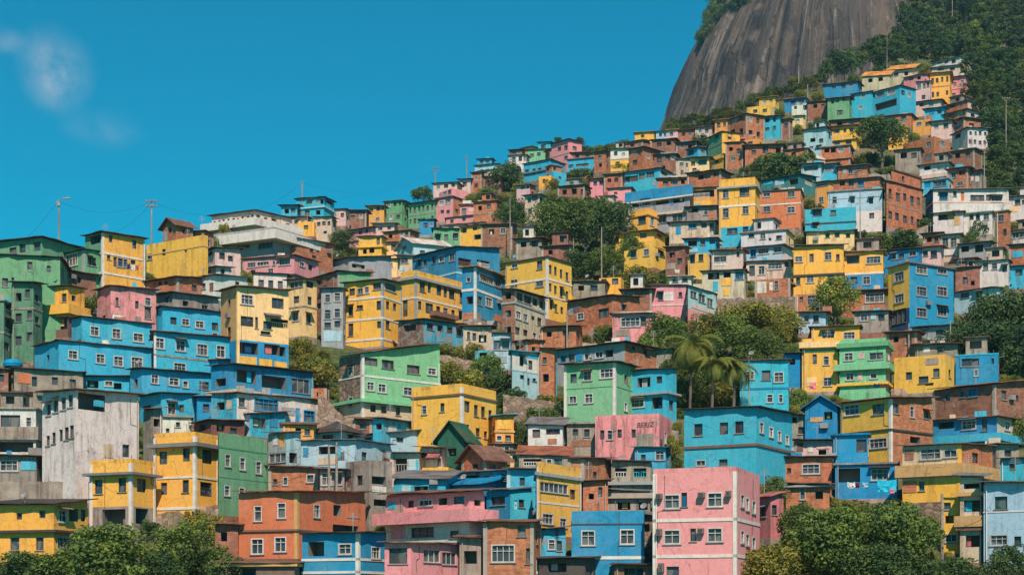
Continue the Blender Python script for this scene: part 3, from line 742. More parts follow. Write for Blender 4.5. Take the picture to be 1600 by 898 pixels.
POLES = """
a|92,311,372,1,.1|lamp|grey lamp post with a box on the left skyline above green houses
b|237,313,384,1,.1|cross|utility pole with two crossarms on the left skyline by the blank yellow house
c|472,283,345|mast|thin antenna mast above the light blue skyline house|
d|680,262,300|cross|pole on the middle skyline above the greyish row
e|729,242,296|mast|thin pole rising from the upper skyline left of the turquoise house
f|797,310,400,1,.085|plain|bare concrete pole between green strip house and grove
g|855,340,400,1,.085|plain|bare pole at the left edge of the grove
h|896,372,440,1,.085|plain|bare pole in the middle of the grove
i|940,355,455,1,.085|plain|bare pole in the right half of the grove
j|1386,52,122,1,.085|plain|tall pole in front of the forest above the ochre roofs
k|1572,152,250,1,.085|arm|pole with a crossarm inside the right hand forest
l|1538,232,300,1,.085|arm|pole at the forest edge beside the grey house with pale panels
m|1488,0,60|plain|pole near the top edge in the forest
n|1344,296,372,.985,.08|plain|pole in front of the plain pale blue and white house
o|1170,560,660,1,.07|plain|slender pole in front of the half hidden light blue house
p|514,694,800,.97,.11|plain|tall grey pole in front of the long pale blue house, left one
q|526,690,790,.97,.11|plain|tall grey pole in front of the long pale blue house, right one
r|1485,500,560,1,.08|plain|weathered pole in front of the dark spreading tree
s|1420,505,560,1,.09|plain|brown pole at the foot of the blue and yellow tower
t|1472,770,885|plain|wooden pole left of the thin yellow house
u|886,486,560,1,.08|plain|pole in front of the wide orange brick house
v|982,505,560,1,.08|plain|pole in front of the pink house with pale bands
w|1248,103,140|plain|short pole at the foot of the rock
x|1262,132,168|plain|thin pole beside the pale house with the blue sheet front
y|1090,490,560|plain|pole among the trees above the tall palm
"""
CABLES = """
a|b|1.5|cable from the lamp post to the cross armed skyline pole
b|c|4|cable from the cross armed pole to the thin antenna mast
c|d|4|long cable along the skyline from antenna mast to middle skyline pole
d|e|1.5|cable between the two poles of the middle skyline
k|l|1.5|cable hanging between the two forest edge poles
p|650,735,760|1.2|cable crossing the long pale blue house from its left pole
q|700,745,770|1.4|cable crossing the long pale blue house from its right pole
643,618,690|790,672,700|.8|cable drooping across the central yellow house
1200,880,905|1480,790,880|1.5|cable over the bottom right trees to the wooden pole
t|1620,790,880|.8|cable from the wooden pole across the pale blue house
640,830,880|1010,815,895|.7|dark cable in front of the orange brick foreground house
r|1640,495,560|1.2|cable from the weathered pole across the dark spreading tree
1180,600,640|1410,560,606|1.0|cable over the cream-topped yellow house
f|i|1.2|cable slung over the hillside grove between bare poles
g|640,420,430|1.5|cable from the grove pole to the large yellow pair
b|160,366,446|1.0|cable from the cross armed pole to the yellow ridge house
-30,420,470|a|1.2|cable leaving the picture left of the lamp post
53,536,590|243,520,590|.5|cable along the front of the long blue houses
203,578,620|500,640,664|.8|cable across the blue stack of houses
u|v|.6|cable between the poles by the wide orange brick house
v|y|.8|cable from the pink banded house pole into the trees
1124,300,380|1250,320,352|.5|cable from the tall yellow house to the orange four window house
n|1460,310,333|.9|cable from the pole in front of the pale house to the long white house
j|1560,60,150|2.5|cable over the forest from the tall crest pole
1310,640,720|1460,620,655|.6|cable along the yellow and brick house
s|1500,560,596|.5|cable from the brown pole to the blue house on the right
880,580,652|1060,585,650|.5|cable along the mint and blue houses
338,700,800|470,700,736|.5|cable from the plain green block to the long pale blue house
600,790,850|760,800,806|.5|cable in front of the long pink balcony
0,640,690|215,700,770|1.0|cable sagging over the stained white house
500,700,800|380,720,800|.6|cable over the brick house behind the orange one
"""
WALLS = """
w1|con|-20,140,752,752,800,0|stained concrete retaining wall under the stained white house at left
w2|rub|492,556,606,668,682,3|reddish earth bank left of the mint house with the brown roof
w3|rub|786,872,612,628,652,1|pale rubble wall below the white and pale blue house
w4|rub|1085,1242,466,460,482,1|low stone wall above the flat topped hedge
w5|rub|640,760,536,560,592,4|dry earth bank below the peeling blue shuttered house
w6|rub|225,340,800,782,838,3|rocky earth bank under the yellow and green blocks
w7|con|1340,1400,272,272,284,0|grey concrete wall behind the tall roadside tree
w8|con|1000,1060,668,672,690,0|concrete wall piece right of the graffitied pink house
w9|rub|1395,1500,605,600,612,1|stone wall under the bare yellow wall house
w10|con|870,1005,530,534,548,2|sloping grey roof slab wall above the long gallery house
w11|con|1400,1450,372,352,364,0|pale wall rising to the long white house on its left
w12|rub|1100,1240,872,866,898,1|stone wall hidden behind the bottom right trees
"""
CLOTHS = """
cya|1386,748,30,20,790,.962|bright blue tarp draped below the blue house with the cluttered opening|tarp|tarp|tarps on the hillside
blu2|820,398,40,6,404,.99|blue tarp lying over the roof of the big three storey yellow house|tarp|tarp|tarps on the hillside
pnk|1394,762,7,9,790,.96|pink cloth hanging beside the bright blue tarp
wht|1330,752,12,10,790,.962|white cloth hanging in the cluttered opening of the blue house
red|1340,752,6,10,790,.962|red cloth hanging in the cluttered opening of the blue house
pal|1352,752,8,10,790,.962|pale blue cloth hanging in the cluttered opening of the blue house
wht|208,412,7,10,446,.975|white cloth hanging from the yellow ridge house
pnk2|214,413,5,9,446,.975|reddish cloth hanging from the yellow ridge house
navy|201,411,5,9,446,.975|navy cloth hanging from the yellow ridge house
wht|1058,420,8,6,440,.97|white washing near the dingy brick house
pnk|1270,596,10,12,612,.98|pink cloth on the lower wall of the cream-topped yellow house
navy|1370,598,9,7,612,.98|dark blue washing on the parapet of the green balcony house
red|1380,598,7,7,612,.98|dark red washing on the parapet of the green balcony house
"""
GAPS = "1438,108 1354,248 1390,256 1410,284 462,553 506,557 1058,729 1278,156 1246,232 1570,597 1374,272 1318,509 1238,549 1458,873 1406,108 1262,324 1130,565 786,312 522,577 522,617 1218,180 1250,380 1430,292 862,312 790,416 386,436 1034,440 238,861 818,372 930,388 1170,453 482,553 1062,649 1058,673 1370,116 738,316 1566,404 454,573 870,629 1306,629 778,645 1458,817 1506,28 1462,96 1334,128 1342,256 1162,276 902,392 530,404 1086,449 1294,509 1238,529 1586,597 1302,789 322,865 1426,220 1366,252 1586,356 1346,372 1038,380 934,436 1378,444 1514,553 1242,645 214,677 1058,693 214,697 214,717 594,829 1482,20 1498,88 1250,152 1390,272 350,364 1430,388 974,436 1490,505 882,865 1438,88 1446,116 1270,200 1354,228 1182,280 878,380 230,436 1170,465 1306,489 306,889 1222,232 914,292 1538,292 842,368 1514,376 334,384 1342,392 550,400 1542,553 1142,569 1562,577 1126,589 1262,625 1402,789 1230,841 1482,873"
HOUSES = r"""
grn|-40,65,136,371,436|roof=tin:drk wear=.5|35,388,9,12,d 58,385,10,13,d 20,391,10,8,d 112,379,14,6,o|long green house on the skyline at the left edge, left of the yellow ridge house
yel|133,160,226,363,446|L=grn yr=376 roof=tin:drk pil=CR b=393:396:.06:wht b=424:427:.06:wht|149,372,17,18,o 153,403,8,14,d 173,373,5,11,d 210,382,6,12,d:blu 170,402,5,6,d 180,409,5,14,d 188,410,8,13,w 196,411,6,12,w 208,413,7,12,d|yellow ridge house with a green side wall and white string courses under the lamp post
grn|98,130,166,390,452|roof=tin:dkg:.3 wear=.6 pil=C:gry|112,405,17,20,w 140,408,6,12,d 147,409,6,12,d|green house with a white curtained opening tucked below the yellow ridge house
grn|-40,94,106,403,480|roof=tin:drk wear=.4|8,441,9,12,d 20,436,4,5,d 47,415,7,11,d 76,420,6,9,d|broad plain green house wall at the left edge with a tilted dark roof edge
yel|36,90,150,421,462|R=brk2 roof=tin:rust yr=433|68,435,5,12,d 45,434,5,6,d 96,437,7,9,o 124,438,6,9,o|yellow house with a brown brick side wall between green house and yellow veranda
grn2|18,52,66,442,560|roof=tin:drk wear=.7|29,464,9,13,o 43,459,7,13,d 29,496,9,12,d 46,492,7,13,d 29,532,9,13,d 46,526,8,13,d 57,466,6,10,d 58,500,6,10,d|narrow dark green four storey block left of the yellow veranda
grn2|-40,6,21,470,568|roof=flat:con wear=.7|12,478,7,11,d 12,507,7,13,d 10,541,8,11,d -12,490,9,12,d|dark green block cut by the left picture edge with stacked windows
yel|64,106,132,447,522|roof=tin:drk b=475:490:.5:yel low=494:brn f=con|80,468,7,12,d 100,465,7,12,d 115,466,6,9,o 92,506,40,18,o 120,506,14,16,o|yellow house with a jutting veranda band and dark open space underneath
pnk|152,173,244,447,510|roof=tin:rust wear=.85 yr=456|183,471,4,12,d 214,476,5,11,d 231,471,9,12,w 231,489,9,16,d|faded stained pink house with few openings above the long blue houses
cya|112,128,238,495,552|yr=509 roof=tin:drk wear=.3|148,517,13,14,w 182,521,13,15,w 216,527,15,13,w|upper of two long blue houses with three white windows below pink house
cya|54,92,240,532,590|yr=549 roof=tin:rust wear=.3|114,554,14,13,w 157,560,13,14,w 185,564,14,15,w 214,567,17,18,w 75,560,4,10,d|lower long blue house with four white windows and a rusty roof edge
cya|243,254,358,479,528|yr=491 roof=tin:drk wear=.25|271,501,9,10,d 290,503,11,10,w 312,507,13,11,w 336,510,9,11,d 336,523,8,6,w|blue house with four small windows beside the tall cream building
cya|238,241,365,518,590|yr=533 roof=tin:rust wear=.3 pil=C|250,536,13,16,w 282,540,14,16,w 316,546,16,17,w 345,549,13,18,w 281,574,18,14,w|blue house with tall white framed windows right of the long blue pair
yel|229,318,325,371,430|yl=389 roof=par wear=.5 b=383:385:.05:tan plain=1|234,401,7,9,w 256,394,5,9,d 290,391,3,6,d|blank yellow house on the left skyline next to the cross-topped pole
brk|254,275,302,350,380|roof=gabL:rust wear=.4|265,360,6,8,o 288,362,5,7,o|small brick gable house on the skyline behind the blank yellow house
brk|290,318,333,361,394|roof=tin:rust|312,371,5,9,d 300,370,6,7,o|small brick house between blank yellow house and white terraced building
pap|318,336,376,388,426|roof=tin:drk wear=.7|328,396,8,8,o 347,400,8,9,d 360,404,7,8,d|dirty pale pink house on the slope right of the blank yellow house
wht|315,338,362,417,440|roof=tin:slate wear=.6|327,424,5,7,d 348,424,6,7,d|little white house with one dark door hole over the long tin roof
brk|222,277,330,433,456|roof=tin:rust:.8|250,443,5,6,o 259,442,5,6,o|low orange brick row under a long dark sheet roof
wht|272,336,387,430,464|roof=tin:slate:.9 R=wht wear=.5|281,453,7,7,w 290,452,7,8,w 299,450,7,8,w 308,449,7,9,w 318,447,6,9,w 330,449,7,14,D:rust 371,440,6,9,d|white house with a long tin roof and a row of small windows
con|243,270,342,457,492|roof=tin:slate wear=.9 yr=470|262,468,8,9,o 290,474,9,8,o 320,480,9,7,o|ruinous grey concrete house beside the faded pink house
yel2|345,371,451,448,580|L=tan yr=458 roof=tin:rust low=530:blu wear=.3 pil=C:yel2|386,468,18,15,w 434,474,17,15,d 386,502,18,14,d 401,504,4,16,d 418,508,12,11,d 437,505,28,13,B:yel2 425,492,26,5,n:slate 415,520,14,5,d 388,544,30,18,o 425,546,24,16,o 441,549,10,15,o 388,564,26,14,p:yel 415,568,20,14,p:yel 438,572,20,14,p:yel|tall cream apartment house with a blue framed bottom storey and yellow panels
yel2|449,476,495,436,520|roof=tin:drk wear=.6|463,444,20,11,g 484,444,10,10,d 463,468,8,10,d 484,470,6,12,d 462,495,9,12,w 482,498,7,13,d|narrow beige house with two window columns right of the tall cream building
wht|396,448,452,429,462|roof=tin:drk wear=.6|408,443,8,11,d 423,445,7,13,d 438,446,7,13,d|white house peeping over the roof of the tall cream building
brk2|488,528,580,424,506|R=grn roof=tin:brn:.6|500,440,7,9,d 506,455,7,10,d 498,478,7,9,o|brick house with a bright green gable side beside the big yellow block
gry|498,545,612,403,432|roof=tin:brn:1.6|510,418,12,6,o 560,416,20,6,o|house under a broad grey-brown sheet roof above the green gable
gry|502,536,540,451,536|roof=tin:slate wear=.6|512,466,8,12,w 527,464,9,13,w 512,491,9,14,w 527,489,9,14,w 512,508,9,8,d 527,506,8,9,d 520,525,28,16,p:pal|tall grey house front full of windows against the big yellow block
yel|538,598,627,437,536|roof=tin:drk:.4 b=462:465:.06:wht b=495:498:.06:wht b=527:530:.06:wht pil=LCR:gry wear=.25|550,456,8,10,d 563,455,8,9,w 573,453,7,10,w 590,447,13,10,d 610,449,16,11,w 548,486,7,14,d 562,480,9,6,d 592,477,7,13,d 606,477,5,12,d 617,480,5,11,d 592,507,6,10,d 606,507,6,11,d 548,515,7,18,d|large yellow building with white bands and a glazed corner, left half of the pair
yel|626,650,727,426,510|yr=446 roof=par b=432:436:.35:gry b=463:466:.06:wht pil=CR:gry wear=.25|633,480,7,26,d 660,448,8,14,d 671,450,5,14,d 686,454,7,14,d 696,457,5,14,d 706,460,8,14,d 721,465,5,14,d 656,477,5,12,d 671,482,11,15,d 685,485,6,12,d 696,488,7,14,w 708,490,5,11,d 719,494,4,11,d 690,494,38,7,v:rust|large yellow building with many dark windows and a brown balcony, right half of the pair
cya|622,662,727,499,532|L=brn roof=tin:drk wear=1.0 yr=514|672,510,9,9,d 688,513,9,9,o 703,516,8,9,d 717,520,7,9,d 640,512,20,10,o|peeling blue house with dark shutters under the yellow balcony building
blu2|645,713,781,386,446|roof=tin:slate:1.3 b=424:427:.06:pal wear=.3|656,412,5,9,d 664,411,5,9,d 678,406,5,10,d 690,404,8,10,w 706,402,8,11,w 726,410,20,12,B:rust 755,412,20,10,B|big blue house under a broad grey roof behind the yellow pair
blu|722,743,788,417,502|yr=435 roof=tin:tan pil=C b=450:454:.06:wht low=487:con wear=.35|760,436,20,12,w 778,442,10,12,w 764,472,10,14,w 750,470,6,12,d 732,437,6,7,w 734,469,10,12,o 732,494,14,10,p:brk 760,495,18,12,p:blu2 778,497,10,10,p:orn|deep blue house with white edge strips and painted patches along its foot
bei|785,804,852,453,534|L=brk2 yr=471 roof=tin:drk b=471:474:.1:gry wear=.6|794,462,9,10,o 794,490,9,10,o 794,515,9,10,o 812,463,8,13,d 824,467,10,13,d 836,471,7,12,d 846,475,6,12,d 810,492,8,12,w 821,496,7,12,w 833,497,5,6,d 843,503,6,12,d 809,517,7,11,d 821,520,7,9,d 835,524,6,9,w 845,527,6,8,w|grey-beige three storey tenement with brick side between deep blue and big yellow houses
brk|784,812,824,437,456|roof=tin:rust|798,446,7,7,o 817,447,5,6,o|brick attic storey rising over the grey-beige tenement
yel|790,855,893,402,494|roof=flat:drk pil=C b=434:437:.06:wht b=461:463:.05:wht wear=.25|804,414,9,9,w 843,414,8,12,d 843,443,11,10,w 803,442,9,9,d 860,421,4,13,d 868,424,4,13,d 877,428,4,13,d 886,432,4,12,d 860,449,4,12,d 868,453,4,12,d 877,457,4,12,d 886,461,4,11,d 861,477,4,12,d 869,481,4,11,d 878,485,4,10,d|big three storey yellow house with a long windowed side left of the hillside grove
yel|880,894,899,462,492|roof=none|888,472,6,7,d|little yellow annex leaning on the big three storey yellow house
bei|724,768,771,510,550|roof=tin:rust wear=.6|732,524,4,11,d 741,526,5,11,d 754,529,12,12,o|beige strip house below the painted patches of the deep blue house
cya|742,770,773,547,580|roof=none wear=.9|755,557,12,13,o|peeling bright blue shack wall in the bushes below the beige strip house
pal|768,797,800,522,574|roof=tin:drk wear=.7|776,539,12,15,g 790,539,12,15,g 782,562,20,10,p:gry|pale blue shack with tall glazing over the bushes, left of the white-blue house
wht|797,800,844,549,614|yr=557 roof=tin:cya b=549:554:.05:cya b=576:578:.05:pal low=578:pal wear=.5|815,564,6,14,d:brn 829,570,6,13,d:brn 816,589,6,6,d 835,593,5,4,d 826,596,4,10,d|white and pale blue house with a blue top band above the rubble slope
brk|795,822,846,532,560|roof=tin:rust|806,544,7,7,o 834,545,6,7,o|brick house wedged between grey-beige tenement and the white-blue house
brk|842,866,870,545,612|roof=tin:brn wear=.5 pil=R:cya|851,563,6,10,d 853,590,9,12,o|orange brick house with a bright blue edge strip left of the mint house
gry|864,976,1025,535,592|R=brk yl=549 roof=tin:drk wear=.6|880,561,8,10,w:blu 893,559,9,10,d 905,558,10,12,p:blu 919,557,12,10,w 936,554,12,10,w 952,552,12,11,o 990,544,5,6,d 1008,550,6,7,d|long house with a glazed grey gallery and orange brick end above the mint houses
mint|882,961,994,566,652|yl=572 roof=tin:drk pil=LC b=602:603:.04:grn wear=.3|896,591,9,13,d 918,587,12,14,w 948,583,20,14,w 920,622,12,14,w 895,624,11,11,w|mint green house with white corner strips in the middle right of the hill
cya|958,1041,1057,576,650|yl=584 roof=tin:drk b=612:615:.4:gry wear=.35|976,597,20,12,w 1006,597,20,15,o 1030,593,8,10,d 995,630,22,12,w 1027,629,16,18,o|blue two storey house with an open balcony right of the mint house
pnk|930,1030,1049,651,708|roof=par wear=.85 R=pnk graf=1008:666:8:BERIZ|941,679,6,13,d 953,679,8,14,w 968,677,6,12,d 990,677,6,12,d 1008,690,26,26,p:con|low pink house with dark scrawled graffiti on its wall
cya|992,1040,1048,699,732|roof=tin:teal wear=.3|1031,711,13,14,w 1005,714,7,8,d|small blue house at the foot of the graffitied pink wall
cya|1069,1182,1238,636,748|yr=655 roof=tin:drk b=692:696:.12:brn wear=.25|1091,671,12,17,d:red 1131,669,12,17,d:red 1155,667,12,17,d:red 1190,668,6,16,w 1205,675,6,15,w 1218,681,5,15,w 1230,687,5,14,w 1095,723,14,9,w 1130,722,12,9,d|big light blue house with red-brown windows above the tall pink block
brk2|1118,1163,1198,716,742|roof=tin:red:1.4 R=con|1140,726,20,9,o 1180,728,7,7,d|small house with a red sheet roof between light blue and tall pink houses
pnk|1021,1150,1187,735,906|yr=749 plain=1 roof=par pil=LC b=808:813:.05:wht b=865:870:.05:wht wear=.15|1050,783,23,21,w 1069,780,8,20,d:blu 1031,775,9,8,A 1097,773,10,8,A 1117,780,22,21,w 1139,771,8,9,A 1050,838,24,21,w 1031,831,8,11,A 1083,835,8,18,d 1096,829,9,8,A 1117,835,22,21,w 1034,886,8,14,A 1051,892,18,14,d 1160,782,5,19,w 1168,787,5,19,w 1178,792,5,19,w 1160,838,5,19,w 1168,843,5,18,w 1178,848,5,18,w|tall clean pink block with white bands and air conditioners in the foreground
pnk2|1184,1204,1224,776,834|roof=tin:pnk2:.6 wear=.7|1210,796,7,14,d 1193,800,7,12,d|dull reddish annex behind the right edge of the tall pink block
blu|893,1006,1012,797,906|plain=1 roof=none b=817:819:.04:drk b=868:873:.05:wht wear=.2|919,840,20,22,w 980,838,21,22,w 963,893,20,16,d 982,891,22,14,w 915,894,16,14,d|bright blue house front with two square white windows in the foreground centre
brk|756,833,845,815,906|roof=tin:rust:.4 wear=.5|815,829,12,16,d 786,864,34,26,w 826,868,8,22,d|orange brick house with one big white window in the foreground
cya|838,846,884,828,878|roof=tin:rust wear=.9|862,850,10,15,w 874,852,7,14,d|peeling blue shack right of the orange brick foreground house
drk|842,914,934,872,908|roof=tin:drk:.3|870,886,30,14,o|low dark shed at the bottom edge, left of the bright blue house
brn|960,1022,1030,882,908|roof=tin:drk:.3|990,893,30,12,o|low brown shed at the bottom edge between blue and tall pink houses
yel|-20,84,138,788,876|roof=tin:drk:.9 b=827:831:.35:drk wear=.3|30,806,8,9,d 66,803,9,11,d 62,849,11,18,d 23,849,13,18,d 98,806,12,18,w 115,804,14,20,o 130,803,7,20,d 100,848,20,18,w|yellow house at the bottom left corner with a dark sloping roof
yel|141,205,242,722,828|roof=par b=737:741:.5:slate pil=LCR low=790:con wear=.15|154,760,11,20,d 191,757,11,20,d 221,758,13,19,d 178,808,36,26,o 222,806,20,24,o|low yellow block on a pillar with a grey cornice, next to its taller twin
yel|241,305,341,680,806|roof=par b=691:697:.5:slate b=743:746:.06:wht b=791:795:.06:wht pil=LCR wear=.15|255,715,11,18,d 291,710,10,19,d 324,713,14,20,d 256,763,9,17,d 290,759,9,18,d 322,764,18,22,B:drk|tall yellow block with a grey cornice and white bands beside the green one
grn|338,342,417,681,798|plain=1 yr=692 roof=par b=697:699:.04:grn2 b=744:745:.03:grn2 wear=.3|356,719,8,18,w 379,724,8,18,w 404,730,8,18,w 355,766,8,15,w 378,769,8,14,w 402,774,8,14,w|plain green block attached to the tall yellow block with grey cornice
red|303,330,382,656,690|roof=tin:brn wear=.6|345,668,13,11,o 365,673,10,9,d 316,668,10,9,o|dark red wooden house behind the green and yellow blocks
wht|66,119,217,609,778|R=wht roof=tin:rust wear=.62 yr=622|76,640,7,18,g 87,634,8,20,g 99,630,8,20,g 110,626,8,20,g 143,628,42,26,o 154,630,16,10,p:cya 75,688,5,14,d 84,684,5,16,d 95,680,5,17,d 104,677,6,18,d 112,674,6,18,d 197,704,10,18,d|big stained white house with a corner loggia left of the yellow blocks
con|16,22,130,575,642|yr=585 roof=tin:drk wear=.8 L=brk|38,591,20,15,p:orn 54,596,8,14,d 86,595,9,11,d 114,599,9,12,d|grey concrete house with an orange blind under the long blue houses
cya|128,131,202,588,618|roof=tin:drk wear=.5|145,600,18,11,o 170,599,12,8,w 184,603,12,10,o|small open blue house wedged under the lower long blue house
brk2|-30,13,18,578,628|roof=tin:rust|2,590,8,10,d|reddish brick house cut off by the left edge below the green block
wht|-20,56,70,639,716|R=bei roof=flat:con b=667:687:.3:con wear=.5|16,659,28,20,d 45,659,8,14,w 25,698,54,16,o|white house with a grey concrete balcony at the left edge
con|-20,57,76,713,760|roof=tin:rust wear=.9|14,727,26,16,w 46,727,26,14,p:cya 64,726,8,14,o|shabby concrete house with a blue sheet at the left edge above the stone wall
cya|203,222,334,576,620|yr=589 roof=tin:drk wear=.25|242,592,11,13,w 272,596,15,12,w 290,600,8,10,w 319,602,14,11,d|blue house with four small windows left of the white-blue stacked house
cya|218,252,304,614,652|roof=tin:drk wear=.4|268,638,12,17,w 284,638,7,11,d 243,645,7,14,p:pal 230,640,12,14,o|blue house with one tall window just above a white wall
blu|303,308,339,620,654|roof=tin:drk wear=.3|322,636,9,9,d|plain narrow blue box right of the blue house with the tall window
wht|248,251,299,651,684|roof=flat:con wear=.4|278,663,6,7,d 262,672,5,6,d|white low house with one tiny window behind the tall yellow block
blu|330,366,490,569,625|R=blu2 yr=590 roof=tin:drk b=608:614:.35:bei wear=.7|345,597,16,12,o 385,588,30,20,o 428,597,38,19,o 470,603,28,22,g:gry|blue house with a long glazed gallery below the cream building
wht|330,370,500,614,664|R=wht L=cya yr=636 roof=tin:rust wear=.8|345,634,12,12,o 358,632,8,14,p:bei 378,628,9,13,d 416,632,34,18,w:blu 450,642,20,12,p:gry 465,648,7,22,p:blu 483,650,16,17,w:blu|white and blue middle house with blue framed windows under the glazed gallery
pal|335,391,446,647,676|R=cya roof=tin:rust:.8 wear=.8|360,660,10,9,p:blu 405,661,20,16,o 428,660,12,14,p:blu2 441,664,8,9,d|lowest blue-white house of the stack with an open blue doorway
blu|297,340,365,562,586|roof=tin:rust:.7 wear=.5|320,572,14,6,p:gry 350,572,10,8,o|small blue lean-to with a rusty roof between blue houses and cream building
orn|373,464,571,768,880|D=1.045 yr=784 roof=tin:tile:.8 b=826:829:.15:brn pil=C:tan wear=.3|403,802,11,22,w 440,797,12,22,w 402,853,18,23,w 438,850,17,22,w 495,798,9,19,w 527,797,12,17,o 552,800,20,18,p:orn 540,826,40,12,o|orange two storey house with four tall white windows near the bottom left
brk|420,496,504,731,774|roof=tin:rust wear=.5|446,751,7,12,w 485,747,11,12,w 430,752,6,8,d|brick house with two white windows directly behind the orange house
con|500,538,542,734,800|roof=tin:slate wear=.7|510,748,14,18,w 528,748,12,18,g|grey house front with rusty windows between brick house and concrete house
con|540,577,613,724,806|roof=par wear=.6|545,752,8,17,D:rust 562,750,8,14,d 592,750,22,12,o 592,764,22,9,p:wht 596,785,24,10,o|raw concrete house with a balcony hole above the orange house
pal|470,555,611,687,736|yr=701 roof=tin:slate wear=.4|478,706,8,14,p:blu2 511,703,26,12,o 511,720,28,11,p:bei 530,705,5,18,p:cya|long pale blue house with a blank wall and an opening in its left half
bei|610,655,662,708,754|roof=tin:slate wear=.8|627,727,18,22,B:con 644,727,10,18,p:pal 654,727,5,18,p:cya|beige shack with a railed doorway right of the long pale blue house
cya|583,598,649,654,694|yr=664 roof=tin:rust wear=.8|592,666,9,9,o 613,670,12,10,p:wht 624,671,3,18,p:blu 641,676,14,16,p:bei|patchwork blue and white shack below the brown-roofed mint house
brk2|552,581,585,656,684|roof=tin:rust|567,666,10,8,d|small rusty brick shack left of the patchwork blue shack
pal|556,602,652,677,698|roof=tin:slate:.8 wear=.5|575,686,10,6,d 625,687,10,7,d|pale blue low wall house with plants on its roof
pap|656,690,698,700,752|roof=tin:rust b=731:742:.9:yel wear=.7|676,711,34,8,n:pnk2 674,723,18,10,p:wht 688,722,8,12,d|shabby house with a pink awning and a jutting yellow balcony
cya|615,696,716,749,778|roof=tin:slate:1.3 wear=.6|658,764,22,10,o 635,764,14,12,p:pal|blue shack under a grey sheet roof above the pink balcony house
pnk|603,733,757,768,850|yl=778 roof=tin:rust b=795:814:.8:pnk low=815:wht wear=.4|612,790,13,10,p:cya 642,787,8,10,d 665,785,20,10,w 692,783,13,11,o 717,781,15,11,d:cya 746,785,10,9,o 660,831,32,14,d 710,834,12,10,d 622,832,22,18,p:pnk|house with a long pink balcony and a white ground storey
blu|760,797,832,765,806|R=cya roof=tin:slate wear=.6|778,782,20,12,d 815,786,8,11,d 806,788,5,14,D:pal|bright blue house right behind the long pink balcony
blu2|672,746,792,758,782|roof=tin:blu:1.3 wear=.4|700,768,14,6,o 725,767,10,6,d|house under a blue sheet roof between grey roofed shack and the blue wall
cya|793,837,840,733,792|roof=tin:rust wear=.3 pil=L:pal|816,752,8,12,d 806,775,6,8,d|plain light blue wall house left of the yellow strip-window house
yel|834,839,908,727,828|yr=737 roof=par b=737:742:.35:gry b=782:785:.06:wht wear=.2 L=cya pil=CR:wht|866,762,44,15,g 895,772,8,14,d 856,810,16,16,w 880,816,10,14,w 896,820,7,12,d|yellow house with a strip of glazing and white bands above the bright blue front
yel|643,722,775,604,688|yr=616 roof=par b=614:617:.12:brn pil=C:wht wear=.25|663,640,7,13,w 691,636,6,12,d 705,677,5,6,d 730,635,8,16,d 744,641,6,16,d 755,643,6,15,d 766,647,5,12,d 729,671,8,15,d 747,675,6,12,d 759,679,5,10,d|yellow house with a raised parapet in the very centre, right of the mint house
yeo|768,774,803,650,694|roof=tin:cya b=672:675:.1:tan wear=.5|788,662,22,16,p:yel 780,684,8,8,w 794,684,8,8,d|orange-yellow annex with a blue sheet roof right of the central yellow house
dkg|650,679,694,658,698|roof=tin:dkg wear=.5|664,674,12,14,d|dark green sheet metal shack in front of the central yellow house
dkg|684,726,744,684,728|roof=gabL:dkg:1.6 wear=.5|706,706,14,12,o|dark green gabled shed below the central yellow house
mint|530,566,688,552,648|L=rub yr=567 roof=tin:brn:2.6 b=585:588:.05:wht pil=C b=623:628:.5:mint low=629:bei wear=.25|579,565,20,11,d 606,569,17,12,d 646,577,18,12,d:red 675,580,13,11,w 579,603,11,13,w 597,606,12,13,w 638,611,15,13,w 583,638,8,10,d 600,640,8,10,d 622,642,6,12,d|mint green house with a big brown roof and a rough stone side wall
brk|487,510,514,606,630|roof=none|498,616,6,7,o|tiny bare brick box on the reddish bank left of the mint house
wht|492,536,562,674,694|L=pal roof=hip:drk:1.3 wear=.5|512,682,16,6,d 548,682,8,7,d|low white house under a dark pyramid roof below the reddish bank
yeo|440,490,496,664,694|roof=tin:rust:.6 wear=.6|466,673,9,9,o 480,675,8,8,d|low orange-brown house under the white-blue stack
gry|419,447,470,676,738|R=pal roof=tin:slate wear=.7|440,688,8,18,D:yeo 430,688,7,14,p:wht 434,715,28,14,g 458,715,12,16,o|narrow grey shack with an orange door right of the green block
blu|472,560,602,832,906|D=.97 roof=tin:drk:.3 b=871:875:.05:wht b=891:895:.05:wht pil=C wear=.15|494,857,25,22,o 539,857,19,16,w 587,863,13,18,w|bright blue foreground house with white edge strips at the bottom left centre
pnk|601,642,719,848,906|D=.985 yr=858 roof=tin:rust wear=.35|622,868,26,22,d 675,868,26,20,g 702,872,22,19,g|pink foreground house with a long glazed window row at the bottom
brn|338,460,482,880,908|roof=tin:rust:.5 b=880:884:.3:tan|380,893,40,12,o|low brown roofed house at the bottom edge below the orange house
con|718,752,758,840,906|roof=tin:rust wear=.9|735,870,20,20,o|narrow overgrown concrete house between pink glazed house and orange brick
wht|825,879,886,665,700|roof=tin:slate:1.3 wear=.25|838,677,11,12,d:red 864,674,20,8,d:red 863,689,14,8,p:brk|small white house with red shutters under a grey roof, centre right
con|886,931,934,662,706|roof=flat:con wear=.8|899,675,8,9,d 917,676,8,11,d 908,692,30,10,p:brk2|grey concrete house between small white house and graffitied pink house
con|811,890,894,713,740|roof=tin:tile:1.5 wear=.6|832,722,28,11,B 858,722,8,10,w 872,722,14,11,g:gry|house under a rusty tiled roof with a glazed porch above the yellow strip windows
brk|888,912,956,716,762|roof=tin:drk:.6 yr=736|900,738,9,9,o 930,742,6,10,d|brick gable house with a drooping black roof above the yellow strip windows
